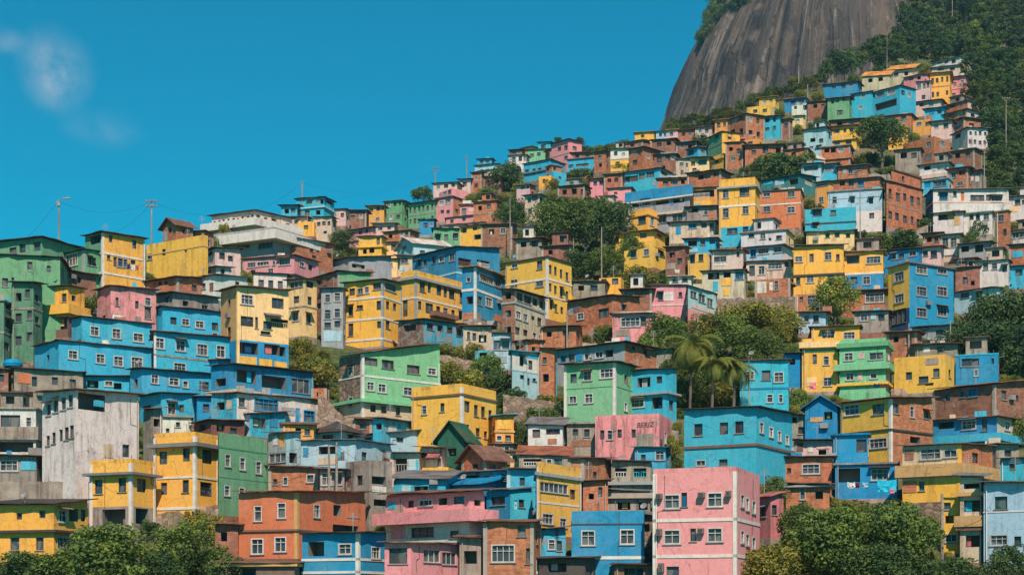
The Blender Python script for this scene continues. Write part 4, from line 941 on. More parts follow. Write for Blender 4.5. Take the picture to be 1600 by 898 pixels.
brk|904,911,950,752,800|roof=tin:rust|938,768,6,14,d 924,775,8,9,o|brick house directly right of the yellow strip-window house
con|955,1018,1021,722,766|roof=tin:drk b=752:757:.4:gry wear=.8|970,738,18,14,B 1000,738,20,14,B:cya|dark concrete balcony house left of the tall pink block, upper one
con|948,1016,1020,768,804|roof=tin:slate b=770:778:.4:con wear=.9|975,790,20,12,o 1005,790,14,12,o|dark concrete balcony house left of the tall pink block, lower one
brk|722,757,792,714,742|roof=gabL:rust:1.2 wear=.6|742,728,9,7,o 770,728,9,7,d|ramshackle brick house with a rusty gable roof right of the green shed
cya|714,770,801,736,762|L=con roof=tin:slate:.5 wear=.8|735,747,22,9,o 760,748,10,9,d 788,746,10,10,d|shack with glazed front and blue end under the rusty gable
yel|758,784,790,706,726|roof=tin:rust|772,714,8,8,d|tiny yellow house almost hidden beside the rusty gable roof
con|768,802,806,694,710|roof=tin:rust|778,701,8,8,d 792,701,8,8,w|low grey house just under the orange-yellow annex
yel2|797,812,816,707,734|roof=tin:rust wear=.5|804,716,7,9,d|narrow cream wall house left of the rusty tiled porch
yel|1253,1310,1314,532,606|roof=par b=533:542:.3:yel2 b=545:549:.03:dkg wear=.5|1273,561,6,14,d 1291,563,8,13,w 1268,596,16,14,p:yel2 1293,596,12,13,w|yellow house with a cream parapet joined to a mint green house
yel|1268,1343,1347,509,538|roof=tin:brn:.4 wear=.3|1294,523,19,12,w 1327,524,17,11,w|yellow top storey with two windows over the yellow and green pair
mint|1312,1384,1393,532,606|R=con roof=par b=533:540:.3:grn b=566:576:.5:mint b=596:600:.3:yel wear=.35|1326,557,13,12,w 1346,556,10,9,p:pap 1369,556,22,11,g 1328,588,12,11,w 1344,588,8,12,p:pap 1365,587,10,8,w|mint green house with a balcony band right of the cream-topped yellow house
yel|1397,1477,1491,553,606|yl=559 roof=none wear=.35|1420,587,9,11,d 1443,593,14,10,d 1463,582,9,12,d 1452,600,12,4,d|bare yellow wall house with three small windows below the dark tree
blu|1493,1560,1565,551,596|roof=none b=551:553:.05:cya wear=.4|1510,566,14,11,d 1523,566,12,11,d 1551,564,4,8,d 1525,582,6,10,w|blue house right of the bare yellow wall
brk|1386,1432,1440,518,552|roof=tin:rust wear=.7|1400,530,8,9,o 1420,532,8,9,d|ramshackle brick house behind the bare yellow wall
gry|1425,1490,1502,508,534|roof=tin:drk:.6 wear=.7|1440,520,10,9,o 1470,520,14,9,d|grey shack at the foot of the blue and yellow tower house
con|1430,1496,1502,537,556|roof=tin:rust wear=.7|1448,546,10,8,p:wht 1470,546,10,8,d|low shack just above the bare yellow wall
cya|1156,1232,1236,562,645|roof=tin:rust:.5 b=604:607:.05:blu2 wear=.35|1172,586,12,12,w 1197,586,12,14,d 1217,589,14,15,w 1203,622,9,12,w 1220,622,6,12,w|light blue house half hidden by palms in the middle right
blu|1224,1250,1254,553,600|roof=tin:drk|1238,565,9,9,o|narrow blue house between the palms and the cream-topped yellow house
yel|1313,1392,1457,622,718|a=36 D=1.05 R=brk roof=tin:tile:.8 b=669:672:.12:drk pil=C wear=.3|1331,640,22,16,w 1372,639,17,15,d 1372,692,26,15,w 1328,693,16,14,d 1400,638,9,14,d 1425,643,6,16,w 1447,648,7,10,d 1430,687,16,10,o|yellow house with a brick side and red-brown roof edge in the right half
blu|1258,1308,1314,634,692|roof=gabL:blu2:1.0 wear=.5|1276,655,20,7,p:tan 1294,649,13,12,o|dark blue house with a small gable left of the yellow and brick house
blu|1302,1356,1360,679,724|D=.97 roof=flat:blu wear=.2|1346,696,15,19,d|blue box room with one dark opening in front of the yellow and brick house
pap|1240,1300,1303,688,716|roof=tin:drk wear=.6|1250,698,10,14,p:brn 1266,700,9,12,p:wht 1286,696,20,9,p:pap 1285,706,12,8,o|peach porch house right of the big light blue house
brk|1223,1300,1305,714,756|roof=tin:drk wear=.4|1267,732,26,15,w 1233,735,6,8,d|brick house with one wide white window under the peach porch
brk|1228,1296,1300,757,790|roof=tin:rust b=757:760:.4:gry wear=.6|1254,771,8,17,w 1280,773,12,12,o|brick house storey over the big round tree with one narrow white window
blu|1305,1402,1406,724,772|roof=flat:gry wear=.4|1326,742,36,22,o 1375,741,26,17,w|blue house with a wide cluttered opening above the round tree
brk2|1458,1554,1602,600,652|roof=tin:tile:1.2 wear=.5|1481,621,7,10,d:blu 1504,616,6,8,d:blu 1520,613,14,12,w:blu 1569,617,8,13,d 1588,622,7,9,d|long brick house at the right edge under a red-brown roof
blu|1458,1558,1590,651,692|R=bei roof=tin:brn b=676:688:.5:cya wear=.4|1478,663,24,13,o 1514,662,21,16,w 1538,663,8,17,d 1574,665,8,14,w|blue house with a balcony band below the long brick house
bei|1410,1500,1551,693,776|a=18 R=brk roof=tin:slate:.5 b=723:742:.5:tan pil=C:yel low=746:yel wear=.4|1421,710,14,16,p:brk2 1454,709,30,16,w 1485,708,20,12,w 1524,715,9,14,d 1440,759,8,13,d:blu 1422,760,20,18,p:brk|beige balcony house with a brick side and yellow ground storey at lower right
bei|1500,1533,1539,745,872|R=con roof=tin:slate b=768:774:.3:tan b=805:822:.4:tan b=824:828:.3:brn wear=.7|1518,759,24,8,o 1519,790,26,18,o 1520,845,22,18,o|narrow brown tower of open floors left of the pale blue house
yel|1472,1498,1502,776,858|roof=none wear=.5 pil=R:tan|1480,790,10,10,d 1486,811,18,12,o 1486,840,18,12,w|thin yellow house on posts beside the brown tower
pal|1537,1625,1645,753,884|roof=tin:slate b=796:798:.04:wht wear=.4|1564,785,18,18,d:teal 1561,843,26,16,w 1590,845,10,14,d|pale blue house at the lower right edge with one green shuttered window
cya|1562,1630,1642,715,756|roof=tin:drk wear=.5|1582,730,9,10,d|light blue house at the right edge above the pale blue one
con|1512,1557,1592,694,722|roof=tin:slate wear=.8|1535,706,12,9,o 1575,708,10,9,d|raw concrete storey under the blue balcony band at right
yel|1124,1180,1187,280,380|roof=par b=289:292:.35:gry b=318:321:.06:wht low=352:cya L=yel pil=L:tan wear=.2|1134,303,9,13,w 1163,299,14,13,d 1134,333,9,14,w 1165,328,9,12,w 1144,361,15,8,d 1165,359,8,9,d|tall yellow house with a grey cornice and light blue bottom storey
orn|1186,1251,1256,296,352|roof=flat:drk b=316:318:.05:wht wear=.2|1198,303,11,9,w 1236,303,11,10,w 1198,327,11,9,w 1236,328,12,10,w|orange brick-coloured house with four white windows beside tall yellow house
teal|1189,1250,1276,273,297|roof=tin:dkg:.9 wear=.5|1200,284,14,9,p:cya 1218,285,14,8,p:pal 1240,284,14,9,o 1264,285,12,9,B|teal roof terrace shelter on top of the orange four-window house
yeo|1274,1294,1302,284,324|roof=tin:drk wear=.3|1285,288,16,5,w 1283,312,7,8,w|narrow orange-yellow house between orange house and pale blue warehouse
pal|1294,1379,1384,295,358|roof=flat:con low=328:wht wear=.2 b=306:307:.04:gry|1304,312,6,8,d 1332,313,6,8,d 1361,314,6,8,d 1362,337,7,8,d|plain pale blue and white house with four tiny windows and a pole in front
cya|1258,1337,1341,323,360|roof=none b=345:347:.08:drk wear=.2|1277,332,13,9,d 1302,332,8,7,d 1275,353,8,7,d|flat bright blue house in front of the pale blue and white house
yel2|1260,1335,1340,360,384|roof=tin:slate wear=.5|1293,367,6,8,d 1308,367,7,8,d 1325,368,6,7,d|low cream house just below the flat bright blue house
brk|1074,1126,1142,266,296|roof=tin:drk|1095,277,9,7,o 1106,275,8,7,d 1119,272,7,6,d|brick house behind the tall yellow house with grey cornice
brk|1027,1074,1078,278,298|roof=tin:rust|1040,287,8,6,d 1055,285,8,7,w 1067,284,6,7,o|brick row behind the bright blue parapet
cya|976,1031,1053,263,292|yl=271 roof=tin:drk R=pal wear=.2|981,281,7,7,d 991,279,11,8,d 1003,276,9,8,d 1016,273,11,8,d 1038,271,9,6,d|bright blue house with a strip of four windows above the blue parapet
gry|981,1078,1083,289,356|yl=302 roof=none b=289:305:.5:blu b=305:307:.55:wht b=327:331:.3:bei wear=.6|993,318,16,9,o 1010,317,12,9,w 1035,315,20,9,o 1060,312,18,10,o 1050,315,4,11,p:blu 1035,343,13,12,g 1058,340,16,13,g 1000,343,14,10,o|grey house with a long bright blue parapet above the three-tier yellow house
yeo|1074,1120,1124,293,324|roof=tin:drk:.6|1094,303,30,11,B 1112,302,8,11,o 1095,318,36,7,p:yel|house with a white balustrade left of the tall yellow house
con|1073,1120,1124,322,348|roof=tin:rust wear=.8 R=brk|1083,328,15,8,o 1103,331,6,9,w 1112,336,10,12,p:brk|patched concrete and brick house below the white balustrade
bei|1046,1118,1124,346,374|roof=tin:slate wear=.7|1060,360,8,12,p:blu 1082,352,12,9,w:blu 1100,351,8,9,d:blu 1112,355,6,12,d|beige house with blue framed windows above the blue corner house
blu2|1069,1118,1125,372,398|roof=tin:rust wear=.3 L=cya|1082,379,14,11,o 1098,378,7,9,d 1113,376,8,9,d 1082,391,16,6,p:pal|blue house with three dark windows above a yellow one
yel2|1075,1106,1113,395,428|roof=none L=yel wear=.3|1082,405,7,12,d 1095,402,7,11,d|yellow house with two dark windows below the three-window blue house
yel|984,1012,1027,328,364|roof=par b=334:336:.2:yeo wear=.2|1003,343,11,12,d 1019,346,6,13,w|topmost of three stacked yellow tiers at the right edge of the grove
yel|967,1022,1039,360,390|roof=tin:rust b=376:387:.4:yel wear=.2|980,369,8,7,d 1005,368,9,7,d 1030,367,7,6,d|middle of three stacked yellow tiers at the right edge of the grove
yel|975,1022,1041,386,414|roof=none wear=.3|990,397,9,11,w 1010,394,8,11,w 1032,396,7,8,d|lowest of three stacked yellow tiers at the right edge of the grove
brk2|1040,1070,1077,385,425|roof=tin:rust wear=.8|1050,398,9,8,o 1062,408,7,9,d|dingy brick house between yellow tiers and blue corner house
yel|936,970,975,433,462|roof=none wear=.3|943,440,9,13,d 961,439,9,10,d|small yellow box house under the grove
brk|886,956,1000,462,512|roof=tin:drk:.8 wear=.4|907,494,10,10,w 943,489,15,13,d 975,480,9,10,o|wide orange brick house below the grove with two dark windows
pnk|957,1018,1024,490,538|roof=tin:rust b=486:489:.1:wht wear=.7|985,503,28,14,w 1005,502,8,14,d 972,520,20,10,p:con|pink house with pale bands right of the wide orange brick house
pnk|1017,1072,1076,446,494|roof=tin:slate wear=.4 b=474:477:.05:pap|1032,463,7,11,d 1045,463,16,14,p:wht 1063,460,5,7,d|brighter pink house with a white panel left of the grey-green gallery
pal|1074,1075,1119,447,496|yr=470 roof=tin:teal wear=.5 low=481:pnk|1084,460,10,10,g 1097,466,11,13,g 1110,473,9,13,g 1098,483,36,6,p:pap|grey-green glazed gallery house attached to the brighter pink house
brk2|973,1018,1022,452,490|roof=tin:rust|985,463,9,10,w 1006,453,8,12,d|reddish brick house left of the brighter pink house
wht|1158,1228,1240,359,386|R=yel2 roof=flat:con wear=.4|1174,367,8,7,d 1192,369,8,9,w 1203,374,4,4,d 1217,371,8,6,d|white house with a cream end right below the orange four-window house
pal|1165,1222,1238,383,408|roof=tin:slate wear=.4 R=wht|1177,395,8,12,w:blu 1193,392,16,9,w 1215,390,12,9,w|pale house with three blue windows under the white house with the cream end
pap|1112,1161,1166,391,422|roof=tin:rust wear=.6|1125,405,20,9,g 1125,412,20,6,p:wht 1153,397,4,9,d|pinkish shack with a white strip window below the light blue bottom storey
pap|1166,1236,1241,407,434|roof=tin:tile wear=.5|1175,423,8,15,d 1190,422,9,13,w 1211,416,21,9,w 1229,413,6,7,d:red|pinkish white house with a ribbon window under the pale house
brk|1180,1234,1239,434,464|roof=none wear=.5|1190,449,15,18,p:wht 1205,446,6,14,D:wht 1213,446,6,14,w|brick ground storey with a white panel on the wall above the flat hedge
bei|1097,1163,1168,422,466|roof=tin:brn:.6 wear=.7|1115,431,18,11,o 1136,429,11,9,o 1155,429,12,14,w:blu 1135,441,16,11,p:yel 1118,447,8,15,p:cya 1135,456,9,11,p:yel|patchwork shack with yellow panels left of the pinkish white house
wht|1046,1080,1084,432,450|roof=tin:wht:.4|1055,438,8,5,d 1070,437,8,5,d|tiny white shack with a pale roof over the pink house
yel|1240,1318,1323,383,458|roof=tin:slate:1.6 b=426:429:.15:drk wear=.2|1248,405,11,9,w 1268,403,6,12,d 1294,400,10,12,w 1309,402,5,9,d 1247,439,6,10,d 1266,436,11,11,w 1298,432,10,10,w|big yellow house with a grey roof and a round tree in front
brk|1243,1284,1288,458,490|roof=none wear=.3|1252,468,5,8,d 1271,468,18,16,w|orange brick storey with a white window below the big yellow house
pal|1248,1290,1294,488,514|roof=tin:rust wear=.4|1260,498,8,10,w 1275,498,8,10,d|grey-blue low house under the orange brick storey
yel|1319,1380,1384,392,452|roof=tin:tan low=428:blu b=424:427:.06:wht wear=.2|1333,406,18,11,d 1365,406,21,11,w 1354,438,11,12,w 1334,438,10,10,d|yellow house with a blue lower storey between big yellow and blue tower houses
brk|1315,1382,1387,453,486|roof=tin:rust wear=.4|1335,466,12,10,d 1367,465,28,14,w|brick house with one long white window below the blue lower storey
con|1335,1388,1392,486,514|roof=tin:slate wear=.6|1350,496,10,10,w 1365,494,8,10,p:pal 1377,496,9,10,d|grey board shack behind the round tree
blu|1382,1436,1441,388,422|yl=394 roof=tin:drk wear=.15|1397,401,7,8,w 1408,400,8,7,d 1426,396,11,8,w|low saturated blue house behind the blue and yellow tower house
blu|1388,1421,1490,411,510|L=yel roof=flat:slate low=480:navy/blu a=46 wear=.2|1405,432,14,14,w 1405,466,14,13,w 1405,494,20,20,d 1440,422,16,12,w 1472,422,14,12,w 1440,455,15,14,w 1472,455,15,14,w 1440,488,15,14,w 1472,487,14,14,w|three storey tower house, bright blue front with white windows and yellow side
brk2|1488,1493,1531,419,454|roof=tin:rust wear=.4|1508,438,7,9,d 1520,442,6,7,o|brick lean-to with a sloping roof right of the blue and yellow tower
pal|1491,1546,1570,450,480|roof=tin:slate:.8 wear=.5|1508,461,12,8,d 1530,460,10,9,D:dkg|low pale blue house above the dark spreading tree at right
pap|1438,1470,1475,385,414|roof=tin:rust|1446,396,7,8,d 1459,397,9,10,d|peach house squeezed between low blue house and glazed beige house
wht|1446,1458,1576,297,333|L=blu2 a=75 roof=tin:slate b=314:317:.05:pap wear=.5|1474,307,12,12,w:blu 1492,303,5,8,d 1504,308,5,16,D:orn 1527,309,20,8,d 1545,309,8,9,d:red 1557,311,16,9,w|long white house on the right with a turquoise blind and a pole at its end
wht|1458,1505,1509,331,360|roof=tin:brn wear=.5|1479,339,26,9,o 1495,345,8,14,p:tan|white storey with a wide dark opening under the long white house
wht|1504,1550,1554,331,362|roof=flat:con wear=.4|1518,339,6,9,d 1528,339,6,9,d 1541,339,8,9,w|white house with three dark windows beside the brick tower
wht|1575,1616,1622,305,338|roof=tin:slate wear=.5|1590,316,8,7,d 1600,316,6,7,d 1585,327,10,8,p:yel2|off-white house at the right edge next to the long white house
brk|1556,1574,1579,329,388|roof=flat:con wear=.3|1564,341,9,10,w 1570,363,5,10,d|slender brick tower with a white window at the right
wht|1580,1614,1622,357,380|roof=tin:tile wear=.4|1592,367,22,9,w|white house with a ribbon window at the right edge beside the brick tower
brk|1577,1625,1632,380,414|roof=tin:drk wear=.4|1590,397,16,10,p:cya 1606,398,6,10,d|brick house with a light blue shutter at the right edge
cya|1577,1622,1626,414,445|roof=tin:drk wear=.6|1592,426,10,9,d|blue house at the right edge under the light blue shutter house
bei|1469,1499,1503,366,404|roof=tin:slate wear=.4|1477,379,9,14,w 1490,379,9,14,w 1484,394,24,9,p:wht|glazed beige house in the middle of the right hand clutter
brk|1442,1470,1474,364,388|roof=tin:rust wear=.6|1452,374,8,8,o 1463,374,6,8,d|small rusty brick house left of the glazed beige house
gry|1499,1546,1554,378,408|roof=tin:slate:.6 wear=.6|1508,389,12,9,o 1530,388,13,12,o|grey balcony house between glazed beige house and white wall
wht|1523,1575,1580,406,444|roof=tin:slate wear=.5|1540,416,7,10,d 1554,416,8,9,w 1570,420,7,9,d|white house with a stained blank wall right of the brick lean-to
bei|1494,1523,1528,404,434|roof=tin:rust wear=.7|1505,411,12,12,w 1517,413,6,9,d|beige shack with one pale window left of the stained white wall
brk|1381,1385,1441,283,350|yr=300 roof=tin:drk wear=.5|R2x5d|long brick tenement running back beside the plain pale blue and white house
wht|1437,1482,1491,254,280|R=pap roof=tin:slate wear=.6 b=269:275:.3:pap|1449,262,10,8,o 1460,262,7,9,p:wht 1472,262,15,8,g|white house with a balcony high on the right beside the forest
cya|1440,1481,1489,279,300|R=pal roof=flat:con wear=.5|1449,288,9,10,D:blu 1468,287,20,9,g|turquoise ground storey with a wide window above the long white house
brk|1481,1512,1519,262,298|roof=tin:rust wear=.4|1490,274,7,8,w 1503,270,9,7,o 1500,287,9,7,w|brick house beside the white balcony house at the forest edge
con|1511,1533,1541,266,297|roof=tin:slate wear=.6|1518,278,6,10,p:wht 1527,279,6,10,p:wht|grey house with pale panels next to the forest pole
brk|1411,1460,1485,213,250|roof=none wear=.2|1451,226,8,9,w 1473,226,7,11,w 1430,235,6,8,o|tall bare brick house with two white windows high on the right
con|1399,1438,1442,232,260|roof=tin:rust wear=.8|1412,243,10,9,o 1428,243,8,8,d|dull concrete house left of the tall bare brick house
wht|1456,1500,1519,89,106|roof=tin:slate:.8 wear=.4|1468,97,6,6,d 1479,96,5,6,d 1490,96,6,6,d 1509,96,6,6,o|topmost white house on the crest under a grey-brown roof
pap|1456,1500,1505,102,118|roof=tin:rust|1470,108,8,5,d 1488,108,7,5,d|pale house directly beneath the topmost white house
yel|1498,1507,1511,101,116|roof=none|1502,108,4,5,d|tiny yellow wall beside the forest below the topmost house
yel|1453,1484,1488,113,155|roof=tin:yeo wear=.3 yl=111|L2x4d|yellow house with two rows of windows on the crest
pnk|1486,1509,1513,119,156|roof=tin:rust|L2x2w|pink house with four windows right of the crest yellow house
pap|1431,1453,1456,127,162|roof=tin:pnk2:1.2|1436,136,6,8,w 1444,135,4,7,d 1450,133,4,8,d 1443,152,5,6,d|pale pink house left of the crest yellow house
pnk|1412,1440,1453,116,132|roof=tin:pnk2:1.2|1424,123,6,5,d 1436,122,5,5,o|pink roofed house behind the pale pink crest house
bei|1347,1390,1396,118,136|roof=tin:yeo:3.6|1360,126,7,6,o 1376,124,7,6,o|shack under a long ochre roof, left one of two on the crest
bei|1388,1426,1434,108,128|roof=tin:yeo:3.6|1400,117,7,6,d 1416,115,6,6,o|shack under a long ochre roof, right one of two on the crest
blu2|1287,1340,1347,128,146|roof=tin:drk|1318,135,6,7,d 1330,133,5,6,w 1303,137,5,5,d|blue low house at the forest edge left of the ochre roofs
cya|1328,1362,1365,143,180|yl=149 roof=tin:red:.8 wear=.3|1333,152,4,9,d 1349,150,6,6,w 1345,168,6,6,w|left wing of the big light blue crest house
cya|1361,1406,1431,134,180|yr=143 roof=tin:rust wear=.3|1365,148,4,10,d 1376,147,12,9,w 1393,144,12,9,w 1384,164,34,11,o 1411,145,5,7,d 1421,149,5,8,w|big light blue crest house with wide windows and an open ground floor
grn|1293,1327,1331,152,188|roof=tin:red:.6 wear=.5|1301,159,4,6,d 1309,157,4,6,d 1318,155,4,6,d 1312,176,8,7,d|green house left of the big light blue crest house
yel|1186,1211,1217,151,165|roof=tin:yeo:.8|1195,160,5,5,w 1205,157,5,5,w|small yellow house at the foot of the rock, upper one
yel|1167,1204,1210,164,182|roof=none R=yel2|1180,174,6,5,d 1195,173,6,5,d|small yellow house at the foot of the rock, lower one
pal|1226,1258,1264,153,170|roof=tin:slate L=blu2|1240,160,8,5,d 1252,158,8,6,d|pale house with a blue sheet front below the forest edge
wht|1237,1263,1267,163,184|roof=none|1243,168,4,5,d 1258,167,6,6,d|white box house below the forest edge
yel2|1238,1255,1259,181,198|roof=tin:tan|1246,189,7,5,w|little cream house under the white box house
brk|1139,1166,1194,178,222|yr=184 roof=tin:rust|1148,186,6,8,w 1158,185,5,7,d 1145,207,7,9,o 1158,206,6,10,o 1173,187,5,9,w 1184,189,5,7,d 1173,208,6,9,o 1185,210,5,8,o|brick house with two rows of openings below the rock face
cya|1193,1219,1224,181,214|roof=tin:tile:.9 wear=.6|1199,187,6,8,d 1210,186,4,9,d 1199,202,6,5,d 1210,200,4,6,d|narrow light blue house with four windows right of the brick house under the rock
brk2|1221,1234,1238,186,215|roof=tin:rust|1228,196,5,7,d|narrow brick house hidden right of the narrow light blue house
pal|1256,1291,1300,199,238|roof=tin:brn wear=.4|1270,219,8,6,o 1283,220,6,6,d 1268,231,6,5,w 1280,231,6,5,d|blank pale blue house front in the upper right, left of an orange-yellow veranda
yel|1300,1338,1343,196,230|roof=tin:rust b=209:217:.4:yel|1307,205,9,6,d 1320,204,4,6,d 1330,203,5,6,d 1308,223,9,7,w 1326,222,8,7,d|orange-yellow house with a veranda band in the upper right
brk|1282,1328,1333,227,254|roof=flat:gry b=240:247:.3:brk wear=.2|1292,234,8,9,o 1302,234,8,9,o 1314,234,9,9,w|brick house with a flat grey roof left of the tall roadside tree
brk|1164,1223,1227,226,256|roof=tin:rust|1178,238,7,6,d 1196,234,8,10,d 1216,236,8,10,o|brick house above the dark bushes in the upper right
yeo|1161,1184,1193,216,232|roof=none|1172,224,7,5,d|small orange-yellow wall above the brick house by the bushes
pal|1252,1283,1286,256,284|roof=tin:slate wear=.5|1267,263,20,7,d 1262,274,8,6,p:bei|grey-blue house with a strip window, left of a turquoise one
cya|1282,1308,1311,256,284|roof=tin:slate wear=.3|1296,264,15,8,w|turquoise house with one wide window right of the grey-blue house
wht|1256,1268,1284,246,262|roof=gabL:wht:.9|1262,254,4,4,d|small white gabled house in front of the flat roofed brick house
brk|1309,1355,1360,258,282|roof=tin:slate:.8|1320,268,6,8,p:gry 1329,266,7,11,w 1342,263,8,6,w|brick house with white windows beneath the tall roadside tree
brk|1302,1374,1382,277,300|roof=tin:slate wear=.5|1316,286,8,8,o 1330,286,8,9,d 1345,286,10,9,w:blu 1362,288,14,9,p:brk|brick row behind the plain pale blue and white house
brk|1476,1512,1530,157,174|R=pap roof=tin:rust|1488,164,6,6,d 1502,163,5,6,w 1520,166,5,5,d|brick house below the pink crest house, top one of the forest edge stack
brk|1474,1510,1530,171,189|roof=tin:brn R=pap|1484,179,7,5,d 1500,178,7,6,w 1520,181,6,5,d|brick house second from the top in the forest edge stack
brk2|1474,1506,1532,184,206|R=brk roof=tin:slate|1484,194,7,6,o 1498,193,6,7,w 1518,196,7,6,d|brick house third from the top in the forest edge stack
wht|1488,1512,1543,200,228|R=wht roof=tin:slate wear=.6|R2x4d 1497,212,8,8,o|white house with a row of windows at the bottom of the forest edge stack
pap|1455,1487,1491,188,214|roof=tin:rust|1463,198,7,7,w 1478,197,7,8,d|pinkish house left of the white forest edge house
yeo|1426,1454,1458,186,208|roof=none|1436,194,8,6,w 1449,194,6,6,d|orange-yellow house behind the roadside tree on the crest slope
cya|1445,1475,1479,168,186|roof=tin:blu2:.6|1456,176,8,6,p:blu2 1468,175,6,6,d|blue roofed shack on the crest slope left of the brick stack
yel|1388,1414,1419,193,230|roof=none|1400,205,7,7,d|yellow wall behind the crown of the roadside tree
brk2|1298,1361,1365,185,204|roof=tin:drk|1312,193,8,6,o 1330,192,7,6,d 1348,190,7,6,o|low brick row beneath green and blue crest houses
brk|1361,1424,1432,178,198|roof=tin:tile|1375,187,7,6,o 1392,186,8,6,d 1412,185,7,7,d:blu|brick house with a red tiled roof beneath the big light blue crest house
pap|1431,1470,1476,156,176|roof=tin:rust|1440,164,6,5,d 1455,163,7,6,w|pinkish house below the pale pink crest house
yel|992,1022,1026,206,220|roof=tin:tan|1004,213,5,4,d|small yellow house beneath the bushes on the upper ridge
pal|1025,1043,1046,205,220|roof=tin:blu2|1032,211,4,5,d 1039,211,3,5,d|tiny blue-grey shack right of the small yellow ridge house
pap|1043,1059,1062,203,220|roof=tin:yeo|1049,210,5,5,d|tiny peach shack, third in the row from the small yellow ridge house
brk|1060,1084,1088,203,218|roof=tin:rust|1068,210,5,5,d 1078,210,5,5,w|tiny brick house in the row under the upper ridge bushes
pap|1086,1112,1116,198,216|roof=tin:rust|1094,206,5,6,w 1104,205,5,6,d|pinkish house left of the yellow and brick corner under the rock
yeo|1117,1137,1141,187,208|R=brk roof=tin:tan|1123,196,5,7,d 1132,195,4,6,d|yellow-ochre house touching the two-row brick house under the rock
grn|1107,1128,1156,206,240|R=yel roof=tin:drk wear=.7|1120,213,5,6,d 1140,216,5,4,d|house with a weathered green front and yellow end on the upper slope
brk|978,1004,1016,219,236|roof=tin:tile:.9|988,228,6,5,d 999,227,5,5,w|red roofed brick house on the upper slope by the ridge bushes
wht|954,982,986,232,264|roof=tin:slate low=249:yel wear=.3|962,240,5,6,d:blu 974,241,5,5,w 965,256,6,6,d|white house with a yellow lower storey on the upper slope
cya|945,956,959,236,254|roof=tin:slate|951,243,5,5,d|thin blue house left of the white and yellow house
brk|983,1005,1034,230,264|roof=tin:rust yr=240|990,238,6,6,w 999,240,4,7,d 1013,245,5,7,w 1023,249,5,6,o 992,254,7,7,d|brick house with a long receding side in the upper middle
brk2|1022,1056,1061,241,270|roof=tin:drk|1030,250,7,7,d 1043,247,7,8,d 1052,246,5,8,w 1036,262,7,6,o|brick house left of the cream house in the upper middle
cya|1073,1091,1106,230,250|roof=tin:slate wear=.5|1080,238,7,7,d 1098,238,7,6,w|small blue house in the upper middle below the dark bushes
bei|1056,1078,1082,248,274|roof=tin:slate wear=.4|1065,257,6,6,w 1073,258,3,6,d|blank beige house left of the cream window house in the upper middle
yel|1110,1130,1148,242,262|roof=par b=245:247:.3:yeo|1120,252,5,6,d 1139,251,6,5,d|yellow house with a parapet above the tall yellow house with grey cornice
yel2|1077,1108,1112,246,274|roof=tin:slate R=yel wear=.5|1083,256,6,6,d 1098,254,12,7,w:teal 1085,266,6,6,d|cream house with one broad greenish window in the upper middle
brk|1134,1161,1166,222,260|roof=tin:rust wear=.7|1142,233,6,6,o 1154,236,6,7,d 1146,249,7,6,w|rough brick house left of the bushes in the upper middle
orn|1149,1176,1183,212,228|roof=none wear=.6|1160,220,7,5,d|orange painted wall over the rough brick house
brk2|1019,1055,1061,217,234|roof=tin:drk|1030,226,7,5,d 1045,224,7,6,o|dark brick shack under the row of tiny ridge houses, left one
brk2|1057,1088,1094,222,240|roof=tin:drk|1066,230,6,5,w 1078,229,6,6,o|dark brick shack under the row of tiny ridge houses, right one
brk|944,972,978,272,296|roof=tin:rust wear=.6|952,282,6,6,o 963,281,6,6,d|ruddy brick house left of the bright blue four-window house
pnk|922,953,958,279,300|roof=tin:tile|930,287,5,6,d 941,286,8,7,d|pink house with dark windows left of the ruddy brick house
pnk|950,986,991,293,314|roof=tin:slate wear=.3|962,302,5,4,d|blank pink house beside the bright blue parapet
wht|938,958,963,306,334|roof=tin:slate wear=.6 L=pap|944,315,6,6,d 953,318,6,6,p:tan|white shack at the top edge of the grove by the pink house
cya|746,768,773,248,264|roof=tin:drk|752,254,5,5,d 762,254,5,5,d|turquoise little house alone at the end of the upper skyline
pal|742,779,791,256,276|roof=tin:drk wear=.5|L1x5d|pale blue row with small windows below the turquoise skyline house
pap|750,785,798,264,284|roof=tin:rust|L1x4o|peach row of openings below the pale blue skyline row
brk2|756,783,789,275,296|roof=tin:rust|765,285,6,6,d 776,283,5,6,o|brick house at the left end of the upper middle ridge bushes
pap|717,735,740,280,300|roof=tin:drk|726,288,6,6,d|greyish pink house with a pointed roof on the middle skyline
brk|737,752,757,269,298|roof=tin:slate|744,279,5,6,w 744,290,5,6,d|brick house under the skyline row at the foot of the thin pole
yel|815,832,842,229,244|roof=tin:rust|826,236,6,5,d|yellow house on the skyline left of the pink ridge house
brk2|796,816,821,234,250|roof=tin:drk|803,241,5,5,d 811,240,5,5,w|brick skyline house left of the yellow skyline one
wht|795,822,827,242,262|roof=tin:slate wear=.5|803,250,5,7,d 813,248,5,7,d 820,248,4,7,w|white house with dark slits below the yellow skyline house
mint|824,852,856,233,252|roof=tin:slate:.6 wear=.4|831,243,6,5,d 842,241,5,5,d|mint house with a grey roof left of the pink ridge house
brk|852,859,875,233,258|roof=tin:rust|867,240,6,6,d|brick cube between mint house and pink ridge house
pnk|862,888,909,218,260|roof=tin:drk:.4 wear=.2|874,233,5,6,d 884,231,5,7,d 898,232,6,6,d 884,247,5,6,d 899,250,5,5,d|pink ridge house with five dark windows standing out on the skyline
cya|841,860,864,222,240|roof=tin:teal|849,229,7,6,d|teal house half hidden behind the left of the pink ridge house
cya|818,860,883,249,276|roof=tin:drk wear=.4 b=263:265:.4:slate|L1x4d R1x3d|light blue house with a veranda below the mint house
cya|846,865,885,267,286|roof=none|855,276,5,5,d|plain light blue basement house below the light blue veranda
